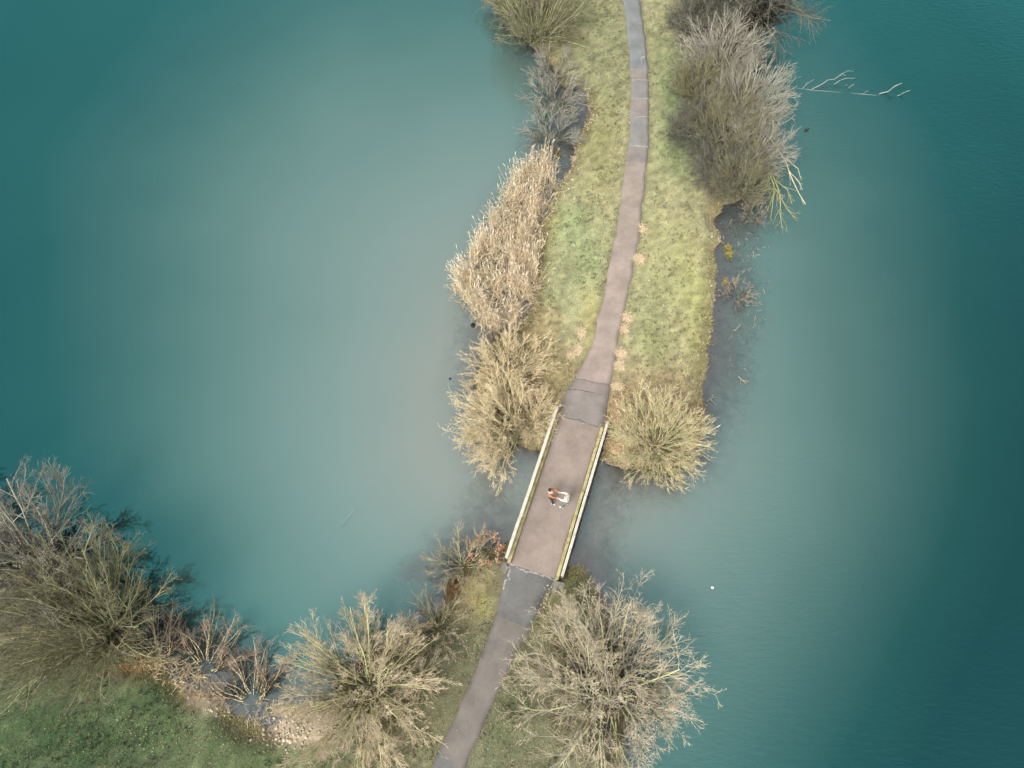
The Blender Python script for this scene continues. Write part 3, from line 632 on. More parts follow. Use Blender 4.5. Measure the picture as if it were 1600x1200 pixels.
limb('fallen_limb', 'fallen willow limb with lime yellow branches fanning over the water', 'branch',
     [([(1190, 248, .8), (1204, 268, 1.0), (1210, 300, .8), (1204, 340, .3)], .075, .02), ([(1204, 268, 1.0), (1218, 300, .9), (1220, 330, .6), (1222, 356, .15)], .06, .018),
      ([(1204, 268, 1.0), (1196, 300, .7), (1182, 318, .4)], .04, .012), ([(1210, 280, 1.0), (1230, 296, .8), (1238, 320, .3)], .045, .012), ([(1216, 300, .9), (1232, 330, .5), (1246, 346, .1)], .035, .012)],
     (M_B_LIME, M_B_LIME, M_B_LIME), 3, (7, .36, (12, 35), 4))
limb('fallen_limb', 'bare tan limb arching out over the water beside the lime one', 'branch',
     [([(1192, 204, .9), (1208, 222, 1.1), (1226, 248, 1.0), (1240, 288, .7), (1259, 319, .1)], .06, .016), ([(1224, 244, 1.0), (1246, 262, .8), (1252, 282, .4)], .035, .012), ([(1232, 266, .9), (1248, 284, .6), (1254, 297, .2)], .025, .01)],
     (M_B_TAN, M_B_TAN, M_T_SAND), 4, (3, .22, (12, 35), 2))
limb('mossy_log', 'moss covered log leaning out of the thicket towards the water', 'log',
     [([(1146, 114, .7), (1160, 110, .8), (1176, 105, .85), (1186, 102, .9)], .13, .05), ([(1176, 105, .85), (1190, 99, .9), (1196, 95, .9)], .04, .015)], (M_B_LIME, M_B_DARK, M_B_DARK), 5)
limb('broken_branch', 'pale broken branch poking from the thicket above the drowned trunk', 'branch', [([(1190, 128, .4), (1200, 121, .6), (1207, 119, .6), (1215, 114, .7)], .045, .025)], (M_B_PALE, M_B_PALE, M_B_PALE), 6)
M_SUNK = noise_mat('waterlogged_bark', alb((96, 116, 112)), alb((122, 132, 126)), 3, .6, 4)
limb('drowned_tree', 'drowned tree lying awash with bleached branches above the water', 'tree',
     [([(1196, 128, -.06), (1230, 136, -.07), (1270, 142, -.055), (1320, 146, -.06), (1370, 150, -.07), (1402, 153, -.10)], .085, .065),
      ([(1254, 138, .0), (1262, 130, .35), (1272, 124, .7)], .035, .018), ([(1255, 138, .0), (1259, 132, .2), (1261, 128, .35)], .025, .015),
      ([(1268, 140, .0), (1286, 131, .25), (1294, 125, .35), (1304, 124, .3), (1309, 120, .5)], .045, .03), ([(1309, 120, .45), (1315, 115, .65), (1326, 110, .85), (1334, 112, .9)], .028, .014), ([(1311, 119, .45), (1318, 116, .6), (1321, 119, .5)], .022, .014),
      ([(1303, 132, -.02), (1312, 126, .25), (1322, 122, .4), (1336, 122, .45)], .03, .015), ([(1325, 138, -.02), (1335, 131, .4)], .03, .02), ([(1321, 134, -.01), (1324, 132, .15)], .025, .02),
      ([(1348, 147, -.05), (1357, 141, .35)], .026, .016), ([(1373, 147, -.02), (1388, 143, .1), (1398, 135, .5), (1409, 130, .75)], .05, .035), ([(1402, 150, -.02), (1412, 145, .2), (1422, 141, .45)], .03, .02)],
     (M_SUNK, M_B_PALE, M_B_PALE), 8)
limb('floating_stick', 'thin pale stick poking out of the open water left of the bridge', 'stick', [([(530, 824, .02), (541, 811, .5), (553, 796, 1.0)], .014, .008)], (M_B_PALE,) * 3, 9)
limb('floating_stick', 'taller of two pale sticks standing in the bay above the brush', 'stick', [([(401, 1010, .0), (406, 998, .4), (411, 985, .9)], .018, .009)], (M_B_PALE,) * 3, 10)
limb('floating_stick', 'shorter right one of two pale sticks standing in the bay', 'stick', [([(422, 1014, .0), (427, 1003, .3), (430, 993, .7)], .018, .009)], (M_B_PALE,) * 3, 11)
limb('fallen_twigs', 'bleached twigs splayed over the water at the west tip of the reed bed', 'branch',
     [([(716, 445, .25), (708, 441, .3), (697, 439, .3)], .02, .009), ([(716, 445, .25), (706, 449, .2), (694, 452, .15)], .02, .009), ([(716, 445, .25), (709, 455, .2), (702, 462, .1)], .018, .008), ([(714, 442, .3), (706, 428, .5), (700, 434, .4)], .015, .008)], (M_B_PALE, M_B_PALE, M_B_PALE), 12)
limb('dead_branch', 'pale forked branch over the shallow water by the slender shrub', 'branch', [([(724, 886, .5), (708, 889, .4), (688, 894, .25)], .03, .012), ([(708, 879, .5), (694, 875, .5), (686, 884, .4)], .018, .009), ([(706, 889, .4), (694, 880, .4)], .014, .008)], (M_B_PALE, M_B_PALE, M_B_PALE), 13)
limb('drift_log', 'slim rust coloured branch lying across the inlet pool', 'branch', [([(868, 178, .2), (880, 166, .12), (890, 165, .06), (900, 168, .04)], .035, .015)], (M_B_TAN, M_B_TAN, M_B_TAN), 15)
limb('drift_log', 'driftwood stick by the outer silt flat below the stubble', 'branch', [([(1104, 628, .06), (1112, 622, .1), (1120, 619, .15)], .03, .015), ([(1110, 624, .1), (1118, 632, .05)], .02, .01)], (M_B_PALE, M_B_PALE, M_B_PALE), 16)
limb('sunken_branch', 'orange brown dead sprig on the outer silt flat', 'branch', [([(1154, 588, .03), (1160, 594, .12), (1166, 600, .06)], .03, .015), ([(1160, 594, .1), (1170, 596, .15), (1174, 592, .2)], .02, .01), ([(1158, 592, .1), (1156, 602, .08)], .018, .01)], (M_T_RED, M_T_RED, M_T_RED), 17)

# ------------------------------------------------------------------ ground cover
def in_view(x, y, mar=120):
    px, py = toP(x, y, np.full_like(x, GZ)); return (px > -mar) & (px < 1600 + mar) & (py > -mar) & (py < 1200 + mar)
def blades(x, y, z, h, spread, wid, nb, rg, col, lean=None):
    """nb flat pointed blades per tuft"""
    N = len(x); a = rg.uniform(0, 2 * np.pi, (N, nb)); hh = h[:, None] * rg.uniform(.5, 1.2, (N, nb)); s = spread[:, None] * rg.uniform(.5, 1.3, (N, nb))
    bx = x[:, None] + rg.normal(0, .02, (N, nb)); by = y[:, None] + rg.normal(0, .02, (N, nb))
    tx = bx + np.cos(a) * s; ty = by + np.sin(a) * s
    if lean is not None: tx += lean[0][:, None]; ty += lean[1][:, None]
    w = wid[:, None] * rg.uniform(.7, 1.3, (N, nb)); px_ = -np.sin(a) * w; py_ = np.cos(a) * w
    zb = np.broadcast_to(z[:, None], (N, nb)) - .01
    V = np.stack([np.stack([bx - px_, by - py_, zb], -1), np.stack([bx + px_, by + py_, zb], -1), np.stack([tx, ty, zb + hh], -1)], 2)
    c = col[:, None, None, :] * rg.uniform(.75, 1.25, (N, nb, 1, 1)) * np.ones((1, 1, 3, 1))
    F = np.arange(N * nb * 3).reshape(-1, 3)
    return V.reshape(-1, 3), F, c.reshape(-1, 3)
def grass():
    rg = np.random.default_rng(101); n = 600000
    x = rg.uniform(-26, 24, n); y = rg.uniform(-4, 62, n)
    d = grid_lookup(Dg, x, y); dp = grid_lookup(DPg, x, y)
    k = (d > .02) & (dp < .05 - .14 * rg.random(n)) & in_view(x, y, 60)
    # keep clear of the deck
    q = np.column_stack([x, y]) - B0; uu = q @ BU; vv = q @ BV
    k &= ~((uu > -.25) & (uu < BL + .1) & (vv > -.1) & (vv < BW + .1))
    for px, py, rx, ry in [(472, 1134, 54, 24), (332, 1092, 46, 15), (296, 1076, 24, 10)]:      # sandy hollows stay bare
        q = W(px, py, GZ); kx = np.hypot(*(W(px + 1, py, GZ) - q)[:2]); ky = np.hypot(*(W(px, py + 1, GZ) - q)[:2])
        k &= ((x - q[0]) / (rx * kx)) ** 2 + ((y - q[1]) / (ry * ky)) ** 2 > .7 + .6 * rg.random(n)
    x, y, d, dp = x[k], y[k], d[k], dp[k]; z = grid_lookup(TZg, x, y)
    c = zones_color(x, y)
    straw = rg.random(len(x)); dark = rg.random(len(x))
    c = np.where((straw < .14)[:, None], c * .4 + alb((202, 182, 136)) * .6, c); c = np.where((dark < .16)[:, None], c * .45, c)
    c = np.where((rg.random(len(x)) < .05)[:, None], alb((116, 148, 70)), c)
    bank = sstep(1.0, .2, d); c = c * (1 - .6 * bank[:, None]) + alb((176, 162, 112)) * .6 * bank[:, None]
    c *= rg.uniform(.65, 1.35, (len(x), 1))
    long = sstep(1.3, .2, d) * .6 + .15 * (fbm(x, y, 2, 55) > .55)
    edge = sstep(.7, .05, d) * (fbm(x, y, .9, 61) > .42); h = .05 + .14 * long * rg.random(len(x)) + .22 * edge * rg.random(len(x)); s = .06 + .10 * long + .14 * edge; w = np.full(len(x), .012)
    print('tufts', len(x))
    V, F, C = blades(x, y, z, h, s, w, 3, rg, c)
    j = rg.choice(len(x), 9000, replace=False); j = j[fbm(x[j], y[j], 1.6, 83) > .45]          # coarser tussocks
    tone = np.where(rg.random(len(j)) < .55, .58, 1.25)[:, None]
    V2, F2, C2 = blades(x[j], y[j], z[j], np.full(len(j), .13), np.full(len(j), .12), np.full(len(j), .022), 6, rg, zones_color(x[j], y[j]) * tone)
    F = np.concatenate([F, F2 + len(V)]); V = np.concatenate([V, V2]); C = np.concatenate([C, C2])
    prop(mk('grass', V, F, M_BLADE, colors=C, smooth=False), 'short winter grass covering both banks beside the path', 'grass', kind='stuff')
grass()
def leaf_litter():
    rg = np.random.default_rng(5); X = []
    for px, py, rx, ry, n in [(880, 1000, 60, 110, 900), (720, 960, 50, 90, 900), (800, 1130, 40, 80, 500), (1120, 322, 22, 16, 260), (960, 660, 30, 60, 500), (860, 600, 40, 60, 500), (1030, 450, 80, 160, 900), (890, 380, 60, 130, 700), (940, 120, 40, 120, 500), (300, 1150, 200, 50, 500), (210, 1040, 50, 20, 200), (1020, 620, 80, 60, 500), (600, 1120, 120, 60, 700)]:
        for a, b in zip(rg.normal(px, rx * .6, n), rg.normal(py, ry * .6, n)): X.append(W(a, b, GZ)[:2])
    X = np.array(X); d = grid_lookup(Dg, X[:, 0], X[:, 1]); dp = grid_lookup(DPg, X[:, 0], X[:, 1])
    k = (d > .1) & (dp < np.where(rg.random(len(X)) < .12, .5, .0)); X = X[k]; z = grid_lookup(TZg, X[:, 0], X[:, 1]) + rg.uniform(.03, .08, len(X)); N = len(X)
    a = rg.uniform(0, 2 * np.pi, N); L = rg.uniform(.02, .045, N); tl = rg.normal(0, .35, N)
    ux = np.cos(a) * L; uy = np.sin(a) * L; vx = -np.sin(a) * L * .6; vy = np.cos(a) * L * .6
    P = np.column_stack([X, z])
    V = np.stack([P - np.column_stack([ux, uy, -tl * L]), P + np.column_stack([vx, vy, .3 * L]), P + np.column_stack([ux, uy, tl * L]), P - np.column_stack([vx, vy, -.3 * L])], 1)
    pal = np.array([alb((142, 112, 82)), alb((172, 148, 114)), alb((100, 84, 66)), alb((196, 180, 152)), alb((226, 222, 212))])
    c = pal[rg.choice(5, N, p=[.3, .32, .27, .095, .015])]
    F = np.arange(N * 4).reshape(-1, 4); F = np.concatenate([F[:, [0, 1, 2]], F[:, [0, 2, 3]]])
    prop(mk('leaf_litter', V.reshape(-1, 3), F, M_LEAF, colors=np.repeat(c, 4, 0), smooth=False), 'dead leaves scattered over the grass and banks', 'leaves', kind='stuff')
leaf_litter()

# ------------------------------------------------------------------ reeds
def reeds(name, label, polys, dens, H, seed, plume=.6, lie=.25, zb=None, thick=.011, colA=(236, 216, 178), colB=(196, 170, 134), parent=None, leaves=2):
    rg = np.random.default_rng(seed); pts = []
    for pl, f in polys:
        pl = WP(pl); lo, hi = pl.min(0), pl.max(0); n = int(np.prod(hi - lo) * dens * f)
        q = lo + (hi - lo) * rg.random((n, 2)); sd_ = poly_sd(q, pl)
        q = q[sd_ > -.35 + .6 * rg.random(n)]
        cl = fbm(q[:, 0], q[:, 1], .8, seed); q = q[cl > rg.uniform(.28, .56, len(q))]; pts.append(q)
    q = np.concatenate(pts); N = len(q); z = np.maximum(grid_lookup(TZg, q[:, 0], q[:, 1]), -.25)
    lying = rg.random(N) < lie
    th_ = np.where(lying, np.radians(rg.uniform(50, 88, N)), np.radians(26 * vnoise(q[:, 0], q[:, 1], 1.1, seed + 9) + np.abs(rg.normal(0, 5, N)))); ph = np.where(lying, rg.uniform(0, 2 * np.pi, N), 12 * vnoise(q[:, 0], q[:, 1], 1.3, seed + 5) + rg.normal(0, .5, N))
    d = np.column_stack([np.sin(th_) * np.cos(ph), np.sin(th_) * np.sin(ph), np.cos(th_)])
    L = H * rg.uniform(.6, 1.15, N) * np.where(lying, .7, 1)
    o = np.column_stack([q, z + np.where(lying, rg.uniform(.05, .5, N), 0)])
    P = curve(o, d, L, 5, rg, -.02, .05); Rr = np.tile(np.linspace(thick, thick * .6, 5), (N, 1))
    V1, F1 = tubes(P, Rr, 3); mixw = rg.random(N)[:, None]; c = 1.5 * (alb(colA) * mixw + alb(colB) * (1 - mixw)) * rg.uniform(.8, 1.2, (N, 1)); C1 = np.repeat(c, 15, 0)
    parts = [(V1, F1)]; cols = [C1]
    # plumes
    k = (rg.random(N) < plume) & ~lying; Pt = P[k, -1]; dd = norm(P[k, -1] - P[k, -2]); M = len(Pt)
    if M:
        dd = norm(dd + rg.normal(0, .25, dd.shape)); Pp = np.stack([Pt, Pt + dd * .09, Pt + dd * .2, Pt + dd * .30 + np.array([0, 0, -.03])], 1); Rp = np.tile([.010, .022, .018, .006], (M, 1)); V2, F2 = tubes(Pp, Rp, 4)
        parts.append((V2, F2)); cols.append(np.repeat(alb((228, 212, 186), 1.4) * rg.uniform(.8, 1.15, (M, 1)), 16, 0))
    # leaf blades
    idx = np.repeat(np.arange(N), leaves) if leaves else np.arange(0, N, 6); M = len(idx); ki = rg.integers(1, 4, M); s0 = P[idx, ki]; a = rg.uniform(0, 2 * np.pi, M); ll = rg.uniform(.2, .55, M)
    dirs = np.column_stack([np.cos(a), np.sin(a), rg.uniform(-.3, .9, M)]); Pl = curve(s0, norm(dirs), ll, 3, rg, -.25, .1); Rl = np.tile([.010, .009, .003], (M, 1)); V3, F3 = tubes(Pl, Rl, 3)
    parts.append((V3, F3)); cols.append(np.repeat((alb((230, 208, 170), 1.45) * rg.uniform(.6, 1.15, (M, 1))), 9, 0))
    V, F = merge(parts); return prop(mk(name, V, F, M_STRAW, parent, colors=np.concatenate(cols)), label, 'reeds', kind='stuff')
REED = [(838, 246), (868, 268), (862, 300), (848, 330), (842, 370), (836, 420), (832, 470), (806, 504), (776, 522), (752, 506), (738, 478), (722, 458), (718, 440), (732, 424), (742, 396), (762, 362), (790, 318), (812, 280)]
reeds('reed_bed', 'tall pale straw coloured reed bed standing in the shallows of the west shore', [(REED, 1.0), ([(812, 280), (838, 246), (846, 262), (792, 330), (758, 390), (730, 440), (720, 446), (742, 396)], 1.0), ([(720, 440), (742, 432), (752, 480), (754, 506), (738, 478)], 2.0), ([(800, 410), (836, 400), (832, 480), (800, 506), (780, 470)], 1.1)], 78, 1.9, 3, .45, .3)
reeds('reed_stubble', 'sparse dead reed stubble standing in the silt flat along the east bank', [([(1150, 340), (1206, 346), (1210, 372), (1196, 420), (1200, 480), (1196, 530), (1168, 590), (1136, 598), (1128, 560), (1150, 500), (1150, 420), (1136, 380)], 1.0), ([(1128, 348), (1150, 342), (1150, 420), (1132, 440)], .7)], 52, .34, 8, .0, .12, thick=.012, colA=(150, 134, 122), colB=(52, 46, 48), leaves=0)
reeds('dry_sedge', 'fringe of dry sedge stems along the sandy bay shore', [([(190, 1020), (250, 1022), (300, 1040), (330, 1064), (300, 1076), (262, 1060), (226, 1042)], 1.0), ([(360, 1080), (430, 1098), (470, 1104), (430, 1130), (398, 1124)], .6)], 60, .8, 12, .05, .6, colA=(200, 176, 124), colB=(140, 118, 84))
def mound(name, label, px, py, rx, ry, n, seed, colA=(214, 196, 156), colB=(188, 166, 122), h=.10, cat='straw', group=None, mul=1.0):
    """heap of dry cut grass: many lying straws"""
    rg = np.random.default_rng(seed); c0 = W(px, py, GZ); gz = max(ground_z(c0[0], c0[1]), 0.02)
    e = (c0[0], c0[1], gz)
    kx = np.hypot(*(W(px + 1, py, GZ) - c0)[:2]); ky = np.hypot(*(W(px, py + 1, GZ) - c0)[:2])
    r = np.sqrt(rg.random(n)) * (0.6 + .6 * rg.random(n)); a = rg.uniform(0, 2 * np.pi, n); x = r * np.cos(a) * rx * kx; y = r * np.sin(a) * ry * ky
    z0 = np.array([ground_z(c0[0] + u_, c0[1] + v_) for u_, v_ in zip(x, y)]) - gz
    d = np.column_stack([np.cos(a * 7.1), np.sin(a * 7.1), rg.uniform(-.05, .35, n)])
    P = curve(np.column_stack([x, y, z0 + .03 + h * rg.random(n) * np.exp(-r * r)]), norm(d), rg.uniform(.12, .34, n), 3, rg, -.12, .12); V, F = tubes(P, np.tile([.011, .010, .004], (n, 1)) * mul, 3)
    w_ = rg.random(n)[:, None]; C = np.repeat((alb(colA) * w_ + alb(colB) * (1 - w_)) * rg.uniform(1.05, 1.55, (n, 1)), 9, 0)
    return prop(mk(name, V, F, M_STRAW, colors=C, loc=e), label, cat, group)
gp = 'dry straw patches on the grass'
for i, (px, py, rx, ry, n, lab) in enumerate([
        (998, 405, 8, 8, 260, 'round pale straw patch touching the right edge of the path in mid picture'),
        (1004, 358, 6, 8, 90, 'faint straw patch right of the path above the round pale one'),
        (908, 520, 7, 9, 160, 'pale straw patch on the green grass left of the path, upper of the row'),
        (903, 546, 6, 10, 150, 'straw patch left of the path, middle of the row'),
        (891, 556, 7, 6, 110, 'straw patch farthest from the path on its left side'),
        (979, 496, 8, 9, 150, 'straw patch right of the path, topmost of the lower row'),
        (976, 514, 7, 8, 130, 'straw patch right of the path, second of the lower row'),
        (970, 552, 8, 10, 220, 'straw patch right of the path, third of the lower row'),
        (968, 572, 7, 9, 200, 'straw patch right of the path, fourth of the lower row'),
        (963, 604, 8, 6, 220, 'lowest straw patch right of the path by the repaired asphalt'),
        (893, 238, 10, 4, 120, 'small pale patch of dry stems on the inlet shore')]):
    mound('straw_patch', lab, px, py, rx, ry, int(n * 1.8), 200 + i, (226, 206, 172), (206, 184, 146), .05, 'straw', gp)
mound('straw_heap', 'tan heap of flattened dry sedge below the corner willow', 212, 1034, 24, 12, 700, 301, (206, 176, 112), (160, 130, 84), .3, 'straw', None, 1.3)
mound('straw_heap', 'dry grass fringe round the left sandy hollow', 322, 1082, 40, 10, 420, 302, (212, 192, 150), (170, 146, 108), .12, 'straw')
mound('sedge_tuft', 'yellow green sedge clump on the east silt flat', 1143, 384, 8, 15, 420, 303, (180, 164, 84), (130, 118, 58), .35, 'sedge', 'sedge clumps on the silt flat', 1.2)
mound('sedge_tuft', 'small pale green sedge clump below the larger one on the silt flat', 1138, 433, 8, 5, 160, 304, (176, 164, 90), (130, 120, 66), .2, 'sedge', 'sedge clumps on the silt flat', 1.2)
mound('sedge_tuft', 'mossy ochre sedge clump between inlet pool and reed bed', 872, 232, 8, 14, 380, 305, (150, 134, 70), (96, 88, 50), .4, 'sedge', None, 1.3)
mound('sedge_tuft', 'rust brown sedge at the water edge below the slender shrub', 708, 918, 10, 14, 420, 306, (150, 116, 76), (100, 78, 54), .3, 'sedge', None, 1.2)

# copper leaved bush by the bridge
def copper_bush():
    ms = bush_meshes('cb', 401, 26, .95, (5, 75), (6, 5), (.55, .5), .02, .5, .05, (M_B_DARK, M_B_GREY, M_T_RED), wander=.1, rmin=.005)
    e = plant(ms, 'copper_bush', 'low bush with copper orange leaves beside the south end of the left handrail', 'shrub', 764, 864)
    rg = np.random.default_rng(9); me = ms[2]; co = np.zeros(len(me.vertices) * 3, np.float32); me.vertices.foreach_get('co', co); co = co.reshape(-1, 3)
    c = co[rg.integers(0, len(co), 2600)]; c = c[(c[:, 2] > .2)][:1700]; N = len(c); a = rg.uniform(0, 2 * np.pi, N); L = rg.uniform(.03, .055, N)[:, None]; tl = rg.normal(0, .5, (N, 2))
    u_ = norm(np.column_stack([np.cos(a), np.sin(a), tl[:, 0]])) * L; v_ = norm(np.column_stack([-np.sin(a), np.cos(a), tl[:, 1]])) * L * .6
    V = np.stack([c - u_, c + v_ + [0, 0, .012], c + u_, c - v_ + [0, 0, .012]], 1)
    pal = np.array([alb((212, 156, 122)), alb((226, 182, 152)), alb((178, 122, 92)), alb((214, 190, 156))]); C = pal[rg.choice(4, N, p=[.4, .3, .2, .1])] * 1.0
    F = np.arange(N * 4).reshape(-1, 4); F = np.concatenate([F[:, [0, 1, 2]], F[:, [0, 2, 3]]])
    mk('leaves', V.reshape(-1, 3), F, M_LEAF, e, colors=np.repeat(C, 4, 0), smooth=False)
copper_bush()

# ------------------------------------------------------------------ stones, rocks, floats
def rock_vf(r, rg, sq=.6, sub=1):
    bm = bmesh.new(); bmesh.ops.create_icosphere(bm, subdivisions=sub, radius=1)
    V = np.array([v.co[:] for v in bm.verts]); F = np.array([[v.index for v in f.verts] for f in bm.faces]); bm.free()
    V = V * rg.uniform(.75, 1.25, (len(V), 1)) * np.array([r * rg.uniform(.8, 1.4), r, r * sq]); a = rg.uniform(0, 6.28)
    return np.column_stack([V[:, 0] * math.cos(a) - V[:, 1] * math.sin(a), V[:, 0] * math.sin(a) + V[:, 1] * math.cos(a), V[:, 2]]), F
def shore_stones():
    rg = np.random.default_rng(33); parts = []; cols = []
    lines = [([(914, 140), (921, 160), (924, 178), (917, 198), (906, 215), (902, 232), (896, 246)], 110, .25), ([(893, 250), (888, 272), (884, 282), (872, 296)], 90, .5), ([(866, 300), (856, 322), (848, 346), (844, 372)], 110, .35), ([(842, 380), (838, 420), (838, 450)], 30, .3),
             ([(1122, 345), (1118, 400), (1114, 470), (1110, 520), (1100, 560)], 60, .35), ([(300, 1076), (340, 1090), (362, 1108)], 60, .3), ([(416, 1140), (450, 1146), (480, 1150)], 90, .4), ([(430, 1120), (470, 1104), (520, 1096)], 60, .4), ([(856, 920), (848, 940), (842, 955)], 14, .12), ([(1100, 640), (1098, 600)], 20, .3)]
    for ln, n, sp in lines:
        P = WP(ln, .1); P, _ = respl(np.column_stack([P, np.zeros(len(P))]), 60)
        for k in range(n):
            q = P[rg.integers(0, 60)][:2] + rg.normal(0, sp, 2); zz = max(ground_z(*q), -.06)
            V, F = rock_vf(rg.uniform(.03, .10), rg); parts.append((V + [q[0], q[1], zz + .015], F)); cols.append(np.tile(alb((214, 198, 170)) * rg.uniform(.55, 1.12), (len(V), 1)) * rg.uniform(.95, 1.05, 3))
    V, F = merge(parts); prop(mk('shore_stones', V, F, M_STONE, colors=np.concatenate(cols), smooth=False), 'pale pebbles and small stones strewn along the shorelines', 'stones', kind='stuff')
shore_stones()
def rock(name, label, cat, px, py, r, c, seed, sub=2, sq=.65, z=None):
    rg = np.random.default_rng(seed); V, F = rock_vf(r, rg, sq, sub); p = W(px, py, .1); zz = max(ground_z(p[0], p[1]), -.05) if z is None else z
    return prop(mk(name, V, F, M_STONE, colors=np.tile(alb(c), (len(V), 1)), loc=(p[0], p[1], zz + r * .15)), label, cat)
rock('rock', 'dark rock lying in the inlet pool', 'rock', 897, 147, .19, (44, 52, 56), 1)
rock('rock', 'small dark rock on the grass edge above the inlet', 'rock', 913, 142, .12, (64, 66, 66), 2)
rock('rock', 'flat pale rock in the inlet beside the dark one', 'rock', 885, 146, .17, (176, 172, 170), 3)
rock('tree_stump', 'black stump at the water edge below the reed bed', 'stump', 739, 507, .17, (34, 34, 36), 4)
rock('snag', 'tiny dark snag in the water left of the bridge shrubs', 'snag', 703, 591, .08, (40, 42, 42), 5, z=.0)
M_WHITE = noise_mat('white_float', alb((236, 236, 232)), alb((250, 250, 248)), 6, .5, 3)
def float_ball():
    c = W(1113, 918, .0); bm = bmesh.new(); bmesh.ops.create_uvsphere(bm, u_segments=14, v_segments=10, radius=.085); bmesh.ops.scale(bm, vec=(1, 1, .85), verts=bm.verts)
    e = empty('float', (c[0], c[1], .03), 'small white float on the open water right of the big willow', 'float'); bm_obj('ball', bm, M_WHITE, e, True)
    bm = bmesh.new(); bmesh.ops.create_cone(bm, cap_ends=True, segments=10, radius1=.025, radius2=.018, depth=.05); bmesh.ops.translate(bm, vec=(0, 0, .09), verts=bm.verts); bm_obj('cap', bm, M_WHITE, e)
float_ball()

# ------------------------------------------------------------------ bodies built from tapered capsules fused by a voxel remesh
def capsule(bm, p0, p1, r0, r1, seg=14):
    p0, p1 = Vector(p0), Vector(p1); d = p1 - p0; L = max(d.length, 1e-4); q = d.to_track_quat('Z', 'Y').to_matrix().to_4x4(); n = 5; rings = []
    prof = [(-r0 * math.cos(a), r0 * math.sin(a)) for a in np.linspace(0.15, math.pi / 2, n)] + [(L + r1 * math.sin(a), r1 * math.cos(a)) for a in np.linspace(0, math.pi / 2 - .15, n)]
    for z, r in prof: rings.append([bm.verts.new(p0 + (q @ Vector((r * math.cos(t), r * math.sin(t), z)))) for t in np.linspace(0, 2 * math.pi, seg, endpoint=False)])
    for a, b in zip(rings[:-1], rings[1:]):
        for i in range(seg): bm.faces.new((a[i], a[(i + 1) % seg], b[(i + 1) % seg], b[i]))
    bm.faces.new(rings[0][::-1]); bm.faces.new(rings[-1])
def ball(bm, c, r, axes=None, seg=16):
    """ellipsoid with radii r along axes (columns)"""
    m = Matrix.Identity(3) if axes is None else Matrix([list(a) for a in axes]).transposed()
    g = bmesh.ops.create_uvsphere(bm, u_segments=seg, v_segments=seg // 2 + 2, radius=1)
    for v in g['verts']: v.co = Vector(c) + m @ Vector((v.co[0] * r[0], v.co[1] * r[1], v.co[2] * r[2]))
def fused(name, bm, mat, parent, voxel=.009, smooth_it=3):
    o = bm_obj(name, bm, mat, None, True)
    md = o.modifiers.new('fuse', 'REMESH'); md.mode = 'VOXEL'; md.voxel_size = voxel; md.use_smooth_shade = True
    ms = o.modifiers.new('soft', 'SMOOTH'); ms.iterations = smooth_it; ms.factor = .5
    dg = bpy.context.evaluated_depsgraph_get(); me = bpy.data.meshes.new_from_object(o.evaluated_get(dg))
    o.modifiers.clear(); o.data = me; me.name = name
    for p in me.polygons: p.use_smooth = True
    o.parent = parent; o.matrix_parent_inverse = Matrix.Translation(-Vector(parent.location))
    return o
def cloth(name, c, k=.9): return noise_mat(name, alb(c) * k, alb(c), 14, .95, 4, .2)
